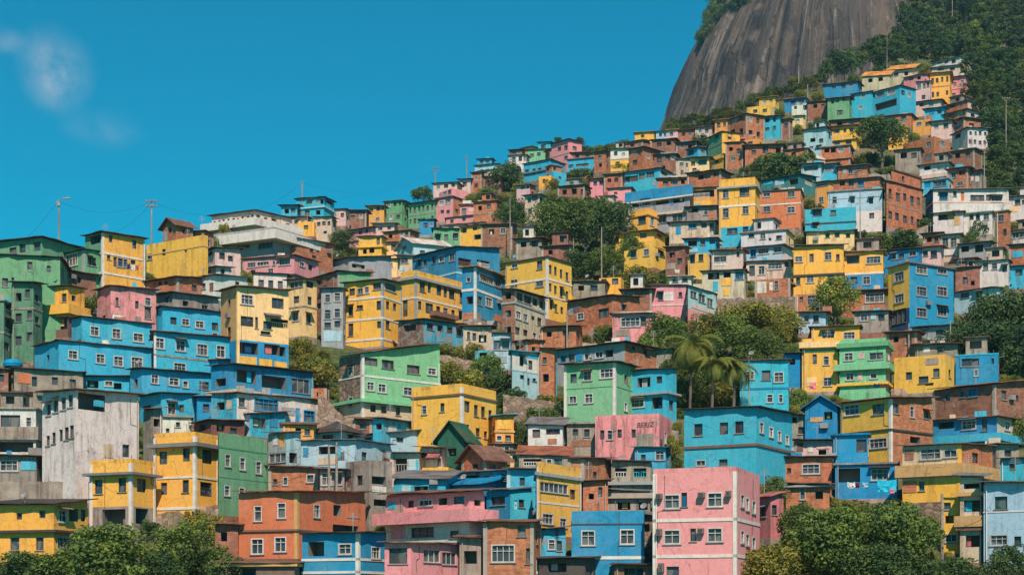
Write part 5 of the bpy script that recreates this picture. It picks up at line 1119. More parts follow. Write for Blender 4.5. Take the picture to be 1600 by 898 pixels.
cya|887,929,934,246,268|yl=250 roof=flat:slate wear=.3|892,260,7,5,d 910,258,18,4,d|light blue house with a slit window right of the pink ridge house
brk|893,928,933,238,256|roof=tin:rust|902,244,6,5,d 918,243,6,5,d|brick house rising behind the slit window house
brk|928,946,953,236,266|roof=tin:rust wear=.5|937,247,5,7,d 938,258,5,6,o|tall narrow brick house left of the thin blue house
yel|842,861,867,274,292|roof=none wear=.4|850,283,4,6,d|small yellow house in the bushes above the grove
pnk2|807,828,837,289,312|roof=tin:slate wear=.4 L=pap|817,293,5,5,d 825,292,4,5,d|pale pink house with a grey roof left of the grove top
bei|820,843,851,304,344|roof=tin:slate wear=.5|827,313,5,8,d 836,310,8,8,d 828,331,5,7,d 845,312,5,8,o|beige two storey house at the left top of the grove
gry|884,904,910,279,300|roof=tin:tan:.8|893,287,6,5,d|grey shack with a pale roof above the grove
brk2|872,913,923,289,316|roof=tin:drk wear=.8|882,300,7,8,o 897,299,8,9,o 911,300,7,8,d|dark brick porch house above the grove
bei|490,518,526,339,376|roof=tin:drk wear=.3|498,350,5,6,d 506,349,5,6,d 514,349,4,6,d 508,363,5,4,d|beige house with small square windows below the light blue skyline house
pap|514,540,546,327,350|roof=tin:drk|523,337,6,6,w 535,336,5,6,d|pinkish skyline house right of the light blue skyline house
cya|463,506,522,308,342|roof=tin:drk wear=.3 b=322:324:.3:pal|485,316,7,6,w 496,315,4,7,w 503,315,5,7,o 514,315,10,6,o 480,333,7,7,d 497,332,7,7,o|light blue skyline house with a curved front above the small grove tree
cya|439,464,470,321,344|roof=tin:drk:.5 wear=.5|448,330,7,7,o 458,329,7,7,d|lower light blue wing left of the light blue skyline house
yel|465,491,496,346,366|roof=none wear=.3|478,355,6,6,d|yellow wall among plants below the light blue skyline wing
pap|455,480,486,339,358|roof=tin:rust wear=.5|463,347,6,5,d 473,347,6,5,w|pink and blue shack behind the yellow wall under the skyline
brk2|542,572,576,329,356|roof=tin:drk wear=.6|551,340,7,6,d 564,338,6,7,w|dark brick house left of the orange-yellow skyline house
yeo|574,600,604,322,354|roof=tin:slate wear=.4|580,328,6,6,d 591,326,5,6,d 598,325,3,6,d 590,343,6,6,w|orange-yellow house on the middle skyline beside two green houses
grn|600,628,640,313,350|roof=tin:rust wear=.5|607,321,6,6,w 617,319,4,6,d 625,318,3,6,d 611,340,5,7,w 622,339,5,6,d|left green house of two on the middle skyline
grn|638,679,683,314,350|yl=320 roof=tin:drk wear=.3|L2x6d|right green house of two on the middle skyline
pnk|681,708,723,307,342|R=brk roof=tin:slate wear=.3|690,318,7,8,w 700,315,8,9,w 691,331,5,5,d:teal 700,331,5,5,d:teal 714,330,5,6,d|pink house with white framed windows right of the green skyline pair
pnk|686,706,730,294,312|roof=none|695,302,6,6,w 702,300,4,6,d|pink gable end above the pink house with white framed windows
pap|677,714,722,285,304|roof=tin:drk|685,293,6,5,w 697,291,6,5,d 708,289,5,6,d|greyish row on the middle skyline at the foot of the pole
wht|716,736,740,313,328|roof=none|727,321,5,4,d|white box on the roof of a pink house on the middle slope
pnk|719,751,755,319,350|roof=tin:pap wear=.3|725,331,7,10,d 740,328,14,5,p:pap|pink house right of the white box on the middle slope
pnk|697,751,754,335,356|yl=342 roof=tin:rust wear=.3|706,346,5,5,d 725,343,5,5,d:teal|long low pink house below the white box
blu|655,678,682,343,364|roof=tin:drk wear=.3|665,352,6,7,d 674,351,5,6,w|saturated blue little house below the right green skyline house
pap|689,757,762,347,364|yl=353 roof=tin:tan wear=.4|705,354,8,6,w 728,352,7,6,d 744,350,6,6,o|peach strip house above the green and yellow strip houses
grn|677,719,722,358,382|roof=tin:drk wear=.5|L1x3d 712,370,5,7,w|green strip house left of the yellow strip house above the big grey roof
yel|718,768,776,350,380|yl=356 roof=tin:rust wear=.3|726,360,6,7,d 742,356,6,7,d 757,355,6,7,w 748,370,14,8,o|yellow strip house above the big grey roof of the blue house
pnk|546,583,587,355,380|yl=361 roof=tin:slate wear=.3 b=370:372:.3:pap|551,365,5,4,d 563,363,5,6,d 573,361,4,6,d|pink house with little windows right of the small grove tree
brk|599,640,655,360,380|roof=tin:drk:.5 wear=.6|610,369,6,6,o 628,367,6,6,w 636,366,5,7,d|orange brick clutter house under the middle skyline
pap|582,616,622,349,366|roof=tin:wht:.8|594,357,6,5,d 608,356,5,5,d|house under a white sheet roof below the left green house
yel|560,596,604,369,404|roof=tin:rust wear=.3 b=383:386:.3:yel|570,393,6,7,o 581,391,8,8,o 591,377,5,13,d|yellow house with a dark slit and two arched openings right of the small grove tree
yel2|600,622,626,379,404|roof=tin:drk|615,386,7,9,d|cream-yellow house left of the white vaulted roof
pal|621,646,702,379,410|roof=gabL:wht:1.5 wear=.15|632,387,4,4,d|pale blue warehouse under a white roof
bei|620,644,648,400,428|roof=tin:slate wear=.4|632,407,11,9,w 628,420,8,6,p:pal|whitish house with one barred window left of the big blue house
yel2|599,621,624,405,430|roof=tin:drk wear=.4|610,414,6,6,d|cream house just above the glazed corner of the large yellow pair
pap|331,398,456,329,354|k=terraced_building roof=tin:drk wear=.2 b=342:354:1.2:wht|L1x9d R1x5d|white terraced building with sweeping balcony bands on the left skyline
gry|334,428,486,354,398|join=1 yl=370 roof=none b=362:376:1.5:wht wear=.4|345,383,18,8,o 380,384,20,9,o 395,356,20,8,g 415,384,20,8,d|
brk|384,464,520,373,410|roof=tin:tile:.9 wear=.3|418,389,14,7,w 437,386,8,7,w 458,384,8,9,w 478,382,5,7,d 487,388,5,9,d 497,390,5,8,o 491,402,6,5,d|orange brick house in front of the white terraced building
pnk|379,460,498,399,432|roof=tin:tile b=428:430:.3:drk wear=.3|393,414,12,8,w 411,412,18,7,w 428,411,4,7,w 445,409,17,10,w 395,425,7,6,d 423,424,8,9,w 472,413,7,7,w 485,418,6,8,d|long pink house with white windows below the orange brick house
brk|740,776,786,314,350|roof=tin:rust k=shed wear=.5|750,325,6,7,o 764,323,6,7,d|brick shed between the thin pole bush and the pale pink grey roofed house
brk2|752,800,808,350,388|roof=tin:slate:.6 k=shed wear=.6|768,362,8,8,o 786,361,8,9,w|long brick shed above the right end of the yellow strip house
con|806,846,856,372,400|roof=tin:rust k=shed wear=.7|818,382,9,8,o 836,381,9,8,d|concrete shed above the roof of the big three storey yellow house
brk2|846,892,900,384,412|roof=tin:drk k=shed|860,394,7,7,o|dark brick shed half buried in the hillside grove
con|224,236,254,640,720|roof=tin:rust k=shed wear=.9|245,660,10,12,o 245,690,10,14,d|tall shabby concrete shed between stained white house and tall yellow block
brk|1225,1262,1268,232,256|roof=tin:rust k=shed|1240,241,7,6,o|brick shed left of the small white gabled house
brk2|1484,1522,1534,232,262|roof=tin:slate k=shed|1496,243,8,8,o 1512,243,7,7,d|brick shed below the white forest edge house
brk2|1262,1296,1300,158,184|roof=tin:drk k=shed|1274,166,6,6,o 1286,166,5,6,d|brick shed between the white box house and the green crest house
con|895,945,950,440,468|roof=tin:rust k=shed wear=.8|908,450,9,8,o 928,450,10,8,d|grey shed with junk right above the wide orange brick house
brk|844,900,910,510,545|roof=tin:rust:.8 k=shed|858,522,8,8,o 884,520,9,8,d|brick shed at the foot of the big three storey yellow house
con|1010,1050,1056,545,572|roof=tin:slate k=shed wear=.7|1022,555,8,8,o|small grey shed behind the blue two storey house
rub|1000,1020,1024,806,880|roof=tin:slate k=shed|1010,824,10,12,o|narrow stone shed squeezed between bright blue front and tall pink block
brk2|336,372,376,820,880|roof=tin:rust k=shed|350,838,10,14,o|brick shed at the left wall of the orange house
con|1226,1262,1266,648,690|roof=tin:slate k=shed wear=.8|1240,656,10,9,o 1252,672,9,10,d|cluttered grey shed between the big light blue house and the small gable house
"""
for _ln in HOUSES.strip().splitlines(): scan(_ln)
for _ln in HOUSES.strip().splitlines(): house(_ln)
# ---------------------------------------------------------------- terrain
skyline = skyl
def terrain():
    xs = [-900+25*i for i in range(141)]; rows = []
    NR = 60
    verts, faces = [], []
    for x in xs:
        col = []
        sk = skyline(x)
        # valley floor towards and behind the camera, then the slope, then the far side of the ridge
        for d, z in ((-400, -6), (-60, -6), (30, -3), (62, 2)): col.append(Vector(((x-800)/F*max(abs(d), 130)*2.2 if d < 60 else (x-800)/F*d*1.7, d, z)))
        for i in range(NR+1):
            y = 1180+(sk-1180)*(i/NR); d = dmap(x, y)*1.014
            p = P(x, y, d)
            n = mnoise.noise(Vector((p.x*.12, p.y*.12, 0)))*.5+mnoise.noise(Vector((p.x*.4, p.y*.4, 3)))*.18
            p.z += n-.1; col.append(p)
        q = col[-1]
        for dd, dz in ((6, .5), (18, -1.5), (45, -14), (120, -60), (300, -110)):
            col.append(Vector((q.x*(1+dd/q.y), q.y+dd, max(q.z+dz, -5))))
        rows.append(col)
    n = len(rows[0])
    for c in rows: verts += [tuple(v) for v in c]
    for i in range(len(rows)-1):
        for j in range(n-1): faces.append((i*n+j, (i+1)*n+j, (i+1)*n+j+1, i*n+j+1))
    me = bpy.data.meshes.new('hillside'); me.from_pydata(verts, [], faces); me.polygons.foreach_set('use_smooth', [True]*len(faces)); me.materials.append(MATS['hillside_earth']); me.update()
    o = bpy.data.objects.new('hillside', me); COL.objects.link(o); o['kind'] = 'structure'
    # ground sheet out to the horizon
    m = MB(); m.quad([(-1500, -500, -6.5), (1500, -500, -6.5), (1500, 1200, -6.5), (-1500, 1200, -6.5)]); o = m.build('ground', MATS['hillside_earth']); o['kind'] = 'structure'
terrain()
def tz(x, y): return P(x, y, dmap(x, y)*1.014)
# ---------------------------------------------------------------- granite dome
RD = 860.0
def rock():
    prof = [(260, 330), (190, 299), (140, 283), (95, 262), (60, 243), (30, 224), (0, 208), (-60, 175), (-120, 140), (-170, 100), (-210, 55), (-232, 18), (-238, 0.5)]
    cx = (1333-800)/F*RD; NA, rings = 260, []
    fine = []
    for (y0, r0), (y1, r1) in zip(prof, prof[1:]):
        for k in range(6): fine.append((y0+(y1-y0)*k/6, r0+(r1-r0)*k/6))
    fine.append(prof[-1])
    verts, faces = [], []
    for y, r in fine:
        z = ZC+(YH-y)/F*RD; rr = r/F*RD
        for a in range(NA):
            t = 2*math.pi*a/NA; c, s_ = math.cos(t), math.sin(t)
            w = 1+.035*mnoise.noise(Vector((c*3, s_*3, z*.006)))-.035*(1-abs(mnoise.noise(Vector((c*9, s_*9, z*.006)))*2))**3+.012*mnoise.noise(Vector((c*34, s_*34, z*.01)))+.006*mnoise.noise(Vector((c*60, s_*60, z*.06)))
            verts.append((cx+c*rr*w, RD+s_*rr*.85*w, z))
    n = len(fine)
    for i in range(n-1):
        for a in range(NA):
            b = (a+1) % NA; faces.append((i*NA+a, i*NA+b, (i+1)*NA+b, (i+1)*NA+a))
    faces.append(tuple(range((n-1)*NA, n*NA)))
    me = bpy.data.meshes.new('rock_mountain'); me.from_pydata(verts, [], faces)
    ul = me.uv_layers.new(name='UVMap'); fl_ = []
    for f_ in faces:
        for k_, vi in enumerate(f_):
            a_ = vi % NA
            if len(f_) == 4 and a_ == 0 and (f_[0] % NA) == NA-1: a_ = NA
            fl_ += [a_/NA*560.0, verts[vi][2]]
    ul.data.foreach_set('uv', fl_); me.polygons.foreach_set('use_smooth', [True]*len(faces)); me.materials.append(MATS['granite_face']); me.update()
    o = bpy.data.objects.new('rock_mountain', me); COL.objects.link(o); o['kind'] = 'structure'
    return cx
RCX = rock()
# ---------------------------------------------------------------- trees
def crown_mesh(name, seed, nblob, nleaf, leaf, flat=.75, hollow=.55, droop=0.0, core=True):
    """unit crown (about 1 wide, base at z=0): leaf faces spread through many overlapping clumps"""
    rg = random.Random(seed); v, f, tone = [], [], []
    blobs = []
    for i in range(nblob):
        t = rg.uniform(0, 2*math.pi); rr = math.sqrt(rg.random())*.40; z = rg.random()**.8
        k = math.sqrt(max(.05, 1-(z*1.05-.28)**2*1.25)); rad = rg.uniform(.10, .19)*(1.15-.35*z)
        blobs.append((Vector((math.cos(t)*rr*k, math.sin(t)*rr*k, .12+z*flat*.82)), rad, rg.random()))
    for i in range(nleaf):
        c, rad, bt = blobs[i % nblob]
        d = Vector((rg.gauss(0, 1), rg.gauss(0, 1), rg.gauss(0, 1)+.35)).normalized()
        p = c+d*rad*(hollow+(1-hollow)*rg.random()**.5)*Vector((1, 1, .8)).length/1.6245
        n = (d+Vector((rg.gauss(0, .55), rg.gauss(0, .55), rg.gauss(0, .55)))).normalized()
        a = n.orthogonal().normalized(); b = n.cross(a); q = rg.uniform(0, 6.28)
        a, b = a*math.cos(q)+b*math.sin(q), b*math.cos(q)-a*math.sin(q)
        L = leaf*rg.uniform(.6, 1.35); W = L*rg.uniform(.45, .7)
        i0 = len(v)
        v += [p-a*L*.5, p+b*W*.5-n*L*.08, p+a*L*.5-Vector((0, 0, droop*L)), p-b*W*.5-n*L*.08]
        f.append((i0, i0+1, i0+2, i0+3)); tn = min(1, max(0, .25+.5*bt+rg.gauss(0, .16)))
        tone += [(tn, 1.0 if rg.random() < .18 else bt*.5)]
    me = bpy.data.meshes.new(name); me.from_pydata([tuple(q) for q in v], [], f)
    at = me.color_attributes.new('tone', 'FLOAT_COLOR', 'CORNER'); buf = []
    for t in tone: buf += [t[0], t[1], 0, 1]*4
    at.data.foreach_set('color', buf); me.materials.append(MATS['leaves']); me.update()
    return me
def trunk_mesh(name, seed, h, spread, r0, nl=5):
    rg = random.Random(seed); m = MB()
    m.tube([(0, 0, -.12), (rg.uniform(-.02, .02), rg.uniform(-.02, .02), h*.5), (rg.uniform(-.03, .03), 0, h)], [r0*1.25, r0, r0*.75], 7)
    for i in range(nl):
        t = 6.28*i/nl+rg.uniform(-.4, .4); e = spread*rg.uniform(.6, 1); z0 = h*rg.uniform(.75, 1)
        m.tube([(0, 0, z0), (math.cos(t)*e*.45, math.sin(t)*e*.45, z0+.16), (math.cos(t)*e, math.sin(t)*e, z0+.3+rg.uniform(0, .18))], [r0*.55, r0*.36, r0*.12], 5)
    o = m.build(name, MATS['bark']); me = o.data; bpy.data.objects.remove(o); return me
CROWN = {
    'broad': [crown_mesh('broad_crown', 11+i, 60, 7600, .040, .62) for i in range(3)],
    'round': [crown_mesh('round_crown', 31+i, 48, 6200, .042, .86) for i in range(3)],
    'bush': [crown_mesh('bush_crown', 51+i, 34, 3600, .055, .62) for i in range(4)],
    'far': [crown_mesh('forest_crown', 71+i, 30, 1900, .075, .85) for i in range(5)],
    'tall': [crown_mesh('tall_crown', 91+i, 44, 4200, .045, 1.35) for i in range(2)],
    'flat': [crown_mesh('flat_crown', 111+i, 70, 9000, .034, .38, .5) for i in range(2)],
}
TRUNK = [trunk_mesh('tree_trunk', 5+i, .42, .32, .028) for i in range(3)]
LEAFC = {'dark': (.062, .122, .056), 'mid': (.098, .165, .056), 'olive': (.165, .195, .054), 'yellow': (.25, .2, .04), 'teal': (.050, .11, .064), 'light': (.16, .235, .07)}
NTREE = 0
def tree(kind, x, yb, w, h, colr, label, cat='tree', group=None, name=None, trunk=None, D=1.0, loc=None):
    """crown width w and total height h in photo pixels, foot at pixel (x, yb) on the slope"""
    global NTREE
    NTREE += 1
    rg = random.Random(int(x*3+yb*7+w))
    d = dmap(x, yb)*D; p = loc or P(x, yb, d*1.014 if D == 1 else d); k = p.y/F
    p = p.copy(); p.z -= .25
    bush = kind == 'bush'
    root = thing(name or ('bush' if bush else 'leafy_tree'), label, cat if not bush or cat != 'tree' else 'bush', p, group)
    W, H = w*k*1.12, h*k
    cme = rg.choice(CROWN[kind]); zmax = max(cme.vertices[i].co.z for i in range(0, len(cme.vertices), 37))
    tf = 0 if bush else (trunk if trunk is not None else .22)
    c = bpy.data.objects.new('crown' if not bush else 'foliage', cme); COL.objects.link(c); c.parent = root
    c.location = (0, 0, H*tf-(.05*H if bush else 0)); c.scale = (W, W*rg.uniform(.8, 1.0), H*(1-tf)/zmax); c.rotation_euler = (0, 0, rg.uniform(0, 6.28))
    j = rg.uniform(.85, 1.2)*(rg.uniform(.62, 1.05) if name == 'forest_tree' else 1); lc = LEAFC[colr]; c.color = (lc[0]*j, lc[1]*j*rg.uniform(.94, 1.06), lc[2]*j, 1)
    if not bush:
        t = bpy.data.objects.new('trunk', rg.choice(TRUNK)); COL.objects.link(t); t.parent = root
        t.scale = (min(W, H)*1.0, min(W, H)*1.0, (H*tf+H*.25)/.7); t.rotation_euler = (0, 0, rg.uniform(0, 6.28))
    return root
def palm(x, yb, hpx, label, fr=15, lpx=34):
    d = dmap(x, yb)*.965; p = P(x, yb, d*1.0); k = d/F; rg = random.Random(int(x)); H = hpx*k; Lf = lpx*k
    root = thing('palm_tree', label, 'palm tree', p, 'palm trees by the light blue house')
    m = MB(p); top = p+Vector((.25, 0, H)); m.tube([p-Vector((0, 0, 2)), p+Vector((.12, 0, H*.5)), top], [.17, .14, .12], 8); m.build('trunk', MATS['bark'], root)
    v, f, tone = [], [], []
    for i in range(fr):
        t = 6.283*i/fr+rg.uniform(-.2, .2); el = rg.uniform(-.1, 1.15); L = Lf*rg.uniform(.8, 1.1); dirv = Vector((math.cos(t), math.sin(t), 0)); sd = Vector((-dirv.y, dirv.x, 0)); pts = []
        a = el
        q = top.copy(); n = 12; old = rg.random() < .2
        for s_ in range(n+1):
            pts.append(q.copy()); q = q+(dirv*math.cos(a)+Vector((0, 0, math.sin(a))))*(L/n); a -= (.19+.1*(1-el))
        for s_ in range(1, n+1):
            c = pts[s_]; dn = (pts[s_]-pts[s_-1]).normalized(); ll = L*.21*math.sin(math.pi*min(.97, (s_+1.5)/(n+2)))
            for sg in (1, -1):
                for sub in (0, .33, .66):
                    b0 = c-dn*(L/n)*sub; tip = b0+(sd*sg*.8+dn*.55-Vector((0, 0, .55))).normalized()*ll
                    i0 = len(v); v += [b0, b0+dn*.07, tip+dn*.02, tip-dn*.03]; f.append((i0, i0+1, i0+2, i0+3)); tone.append((.35+.4*rg.random(), 1 if old else rg.random()*.5))
    me = bpy.data.meshes.new('fronds'); me.from_pydata([tuple(q-p) for q in v], [], f); at = me.color_attributes.new('tone', 'FLOAT_COLOR', 'CORNER'); buf = []
    for t in tone: buf += [t[0], t[1], 0, 1]*4
    at.data.foreach_set('color', buf); me.materials.append(MATS['leaves']); o = bpy.data.objects.new('fronds', me); COL.objects.link(o); o.parent = root; o.color = (.13, .175, .05, 1)
for ln in TREES.strip().splitlines():
    g = [q.strip() for q in ln.split('|')]
    a = g[1].split(',')
    tree(g[0], *[float(q) for q in a[:4]], a[4], g[2], trunk=float(a[5]) if len(a) > 5 else None, D=float(a[6]) if len(a) > 6 else 1.0)
palm(1078, 618, 78, 'tall coconut palm with drooping fronds left of the light blue house', 30, 64)
palm(1146, 625, 50, 'short leaning palm close to the light blue house', 24, 50)
palm(1112, 628, 58, 'medium palm between the tall coconut palm and the short one', 24, 50)
for i, q in enumerate(GAPS.split()):
    x, y = (float(v) for v in q.split(','))
    tree('bush', x, y+3, 20+7*(i*37 % 10)/10, 15+8*(i*53 % 10)/10, ['mid', 'olive', 'dark', 'olive'][i % 4], 'weedy bush growing in a gap between the stacked houses', group='weedy bushes in the gaps', name='bush')
# forest on the upper right slope and the strip under the rock
def inpoly(x, y, pl):
    c = False; j = len(pl)-1
    for i in range(len(pl)):
        (a, b), (p, q) = pl[i], pl[j]
        if (b > y) != (q > y) and x < (p-a)*(y-b)/(q-b)+a: c = not c
        j = i
    return c
FOREST = [[(1515, 160), (1518, 92), (1450, 92), (1395, 98), (1345, 116), (1290, 128), (1285, 112), (1340, 92), (1400, 60), (1425, 20), (1450, -60), (1700, -150), (1700, 345), (1600, 330), (1560, 300), (1540, 292), (1556, 246), (1546, 200)],
          [(1040, 208), (1040, 192), (1100, 184), (1140, 176), (1180, 156), (1225, 138), (1270, 122), (1285, 128), (1225, 152), (1180, 160), (1135, 190), (1080, 204)]]
rg = random.Random(99); pts = []
for pi, pl in enumerate(FOREST):
    bx = [q[0] for q in pl]; by = [q[1] for q in pl]; tries = 0
    while tries < 7000:
        tries += 1; x, y = rg.uniform(min(bx), max(bx)), rg.uniform(min(by), max(by))
        if not inpoly(x, y, pl): continue
        md = 17 if pi == 0 else 12
        if x > 1610: md = 34
        if all((x-a)**2+((y-b)*1.3)**2 > md*md for a, b, _ in pts): pts.append((x, y, pi))
for x, y, pi in pts:
    if pi == 0: tree('far', x, y+10, rg.uniform(30, 46), rg.uniform(30, 46), rg.choice(['dark', 'teal', 'dark', 'mid', 'dark']), 'dark green tree in the forest on the upper right slope', group='trees of the upper right forest', name='forest_tree')
    else: tree('far', x, y+8, rg.uniform(18, 30), rg.uniform(16, 24), rg.choice(['mid', 'dark', 'olive']), 'small green tree in the strip at the foot of the rock', group='trees at the foot of the rock', name='forest_tree')
# bushes clinging to the left flank of the rock
for i in range(15):
    t = i/14; y = 92-t*115; x = 1086+t*52+rg.uniform(-4, 12)
    half = 258+(208-258)*((95-y)/95); z = ZC+(YH-y)/F*RD
    xx = (x-800)/F*RD; nx = max(-1, min(1, (xx-RCX)/(half/F*RD))); yy = RD-math.sqrt(max(0, 1-nx*nx))*.85*half/F*RD
    tree('bush', x, y, rg.uniform(26, 40), rg.uniform(22, 34), rg.choice(['dark', 'teal', 'mid']), 'green bush clinging to the left edge of the rock face', cat='tree', group='bushes on the rock flank', name='bush', loc=Vector((xx, yy, z-2)))
for i in range(16):
    t = i/15; y = 62-t*80; x = 1112+t*66+rg.uniform(4, 34); half = 258+(208-258)*((95-y)/95); z = ZC+(YH-y)/F*RD
    xx = (x-800)/F*RD; nx = max(-1, min(1, (xx-RCX)/(half/F*RD))); yy = RD-math.sqrt(max(0, 1-nx*nx))*.85*half/F*RD
    tree('bush', x, y, rg.uniform(24, 38), rg.uniform(18, 28), rg.choice(['dark', 'teal', 'dark']), 'green bush clinging to the left edge of the rock face', cat='tree', group='bushes on the rock flank', name='bush', loc=Vector((xx, yy, z-2)))
# ridge top shrubs
for i in range(26):
    x = 886+i*6.4+rg.uniform(-3, 3); tree('bush', x, skyline(x)+4, rg.uniform(14, 24), rg.uniform(9, 17), rg.choice(['dark', 'mid']), 'low shrub on the upper skyline ridge right of the pink ridge house', group='shrubs along the upper ridge', name='bush')
# ---------------------------------------------------------------- poles and cables
POLE = {}
def pole(key, x, yt, yb, label, kind='plain', D=1.0, r=.13):
    d = dmap(x, yb)*D; p = P(x, yb, d*1.005); k = d/F; H = (yb-yt)*k
    root = thing('utility_pole', label, 'pole', p, None)
    m = MB(p); m.tube([p-Vector((0, 0, 2.5)), p+Vector((0, 0, H*.5)), p+Vector((0, 0, H))], [r*1.3, r*1.05, r*.8], 8); m.build('pole_shaft', CN, root, 'con', .3)
    top = p+Vector((0, 0, H))
    if kind in ('arm', 'cross'):
        for q in ((0.25,) if kind == 'arm' else (.2, .9)):
            m = MB(p); z = top.z-q; m.box((p.x-.85, p.y-.06-r, z), (1.7, 0, 0), (0, .1, 0), (0, 0, .12)); o = m.build('crossarm', ME, root, 'brn')
            for e in (-.7, -.25, .25, .7):
                m = MB(p); m.tube([(p.x+e, p.y-r, z+.12), (p.x+e, p.y-r, z+.32)], [.06, .045], 6); m.build('insulator', TR, o, 'gry')
    if kind == 'lamp':
        m = MB(p); m.tube([top-Vector((0, 0, .2)), top+Vector((.5, -.1, .15)), top+Vector((1.15, -.25, .1))], .05, 6); o = m.build('lamp_arm', ME, root, 'gry')
        m = MB(p); m.box(top+Vector((.85, -.42, -.02)), (.75, 0, .02), (0, .3, 0), (0, 0, .16)); m.build('lamp_head', TR, o, 'gry')
        m = MB(p); m.box(top+Vector((-.25, -.25, -.9)), (.45, 0, 0), (0, .25, 0), (0, 0, .6)); m.build('transformer_box', ME, root, 'gry')
    if kind == 'mast':
        for q in (.15, .45, .8):
            m = MB(p); m.tube([top-Vector((.45, 0, q)), top+Vector((.45, 0, -q))], .03, 5); m.build('antenna_bar', ME, root, 'gry')
    POLE[key] = top-Vector((0, .15, .25)); return root
for ln in POLES.strip().splitlines():
    g = [q.strip() for q in ln.split('|')]; a = [float(q) for q in g[1].split(',')]
    pole(g[0], a[0], a[1], a[2], g[3], g[2], a[3] if len(a) > 3 else 1.0, a[4] if len(a) > 4 else .13)
def cable(a, b, sag, label, r=.015):
    a, b = (POLE[q] if isinstance(q, str) else P(q[0], q[1], dmap(q[0], q[2])) for q in (a, b))
    pts = [a.lerp(b, t/14)-Vector((0, 0, sag*4*(t/14)*(1-t/14))) for t in range(15)]
    m = MB(a); m.tube(pts, r, 4); o = m.build('power_cable', TR, None, (.03, .03, .032)); tag(o, label, 'cable', 'overhead cables')
for ln in CABLES.strip().splitlines():
    g = [q.strip() for q in ln.split('|')]
    e = [q if not q[0].isdigit() and q[0] != '-' else tuple(float(v) for v in q.split(',')) for q in g[:2]]
    cable(e[0], e[1], float(g[2]), g[3])
# ---------------------------------------------------------------- walls, banks, tarps, laundry
def slab_thing(name, label, cat, col, x0, x1, yt0, yt1, yb, thick=1.0, D=1.0, lean=0.0, group=None):
    """a free standing wall seen from x0 to x1, its uneven top running from yt0 to yt1"""
    d0, d1 = dmap(x0, yb)*D, dmap(x1, yb)*D; rg = random.Random(int(x0+yb)); n = max(4, int((x1-x0)/6)); m = MB(P(x0, yb, d0))
    fr, bk = [], []
    for i in range(n+1):
        t = i/n; x = x0+(x1-x0)*t; d = d0+(d1-d0)*t; z1 = ZC+(YH-(yt0+(yt1-yt0)*t+rg.uniform(-1.6, 1.6)))/F*d; z0 = ZC+(YH-yb)/F*d-3; X = (x-800)/F*d
        fr.append((Vector((X, d, z0)), Vector((X, d+lean+rg.uniform(-.15, .15), z1)))); bk.append((Vector((X, d+thick+lean, z0)), Vector((X, d+thick+lean, z1-.05))))
    for i in range(n):
        m.quad([fr[i][0], fr[i+1][0], fr[i+1][1], fr[i][1]]); m.quad([fr[i][1], fr[i+1][1], bk[i+1][1], bk[i][1]]); m.quad([bk[i+1][0], bk[i][0], bk[i][1], bk[i+1][1]])
    m.quad([fr[0][0], fr[0][1], bk[0][1], bk[0][0]]); m.quad([fr[-1][0], bk[-1][0], bk[-1][1], fr[-1][1]])
    o = m.build(name, wallmat(col), None, col, .6); tag(o, label, cat, group); o['kind'] = 'thing'; return o
for ln in WALLS.strip().splitlines():
    g = [q.strip() for q in ln.split('|')]; a = [float(q) for q in g[2].split(',')]
    slab_thing('retaining_wall', g[3], 'wall', g[1], *a[:5], thick=1.0, lean=a[5] if len(a) > 5 else 0)
def cloth_thing(x, y, w, h, col, label, D=.985, yb=None, name='hanging_cloth', cat='laundry', group='washing hung out on the hillside'):
    d = dmap(x, yb or y)*D; rg = random.Random(int(x*y)); n, mm = 9, 6; k = d/F; c = P(x, y, d); m = MB(c); g = []
    for j in range(mm+1):
        row = []
        for i in range(n+1):
            u, v = i/n-.5, j/mm; row.append(Vector((c.x+u*w*k*(1-.12*v*rg.random()), c.y+.09*math.sin(i*1.7+j*.5)+.25*v*mnoise.noise(Vector((u*4+x, v*3, 1))), c.z-v*h*k-.12*math.sin(math.pi*(u+.5))*(1-v))))
        g.append(row)
    for j in range(mm):
        for i in range(n): m.quad([g[j+1][i], g[j+1][i+1], g[j][i+1], g[j][i]]); m.quad([g[j+1][i]+Vector((0, .02, 0)), g[j][i]+Vector((0, .02, 0)), g[j][i+1]+Vector((0, .02, 0)), g[j+1][i+1]+Vector((0, .02, 0))])
    o = m.build(name, CL, None, col, smooth=True); tag(o, label, cat, group); return o
for ln in CLOTHS.strip().splitlines():
    g = [q.strip() for q in ln.split('|')]; a = [float(q) for q in g[1].split(',')]
    cloth_thing(*a[:4], g[0], g[2], yb=a[4] if len(a) > 4 else None, D=a[5] if len(a) > 5 else .985, name=g[3] if len(g) > 3 else 'hanging_cloth', cat=g[4] if len(g) > 4 else 'laundry', group=g[5] if len(g) > 5 else 'washing hung out on the hillside')
# blue domed water tank on the concrete house at the left
d = dmap(20, 575)*.99; c = P(20, 573, d); k = d/F; m = MB(c); prev = None
for q, rr in ((0, 14), (5, 15), (8, 13.5), (11, 9), (12.5, 0.3)):
    ring = [c+Vector((math.cos(t)*rr*k, math.sin(t)*rr*k, q*k)) for t in [6.2832*j/24 for j in range(24)]]
    if prev:
        for j in range(24): m.quad([prev[j], prev[(j+1) % 24], ring[(j+1) % 24], ring[j]])
    prev = ring
tk = m.build('water_tank', TR, None, 'blu', smooth=True); tag(tk, 'round blue water tank with a domed lid on the grey concrete house at left', 'water tank')
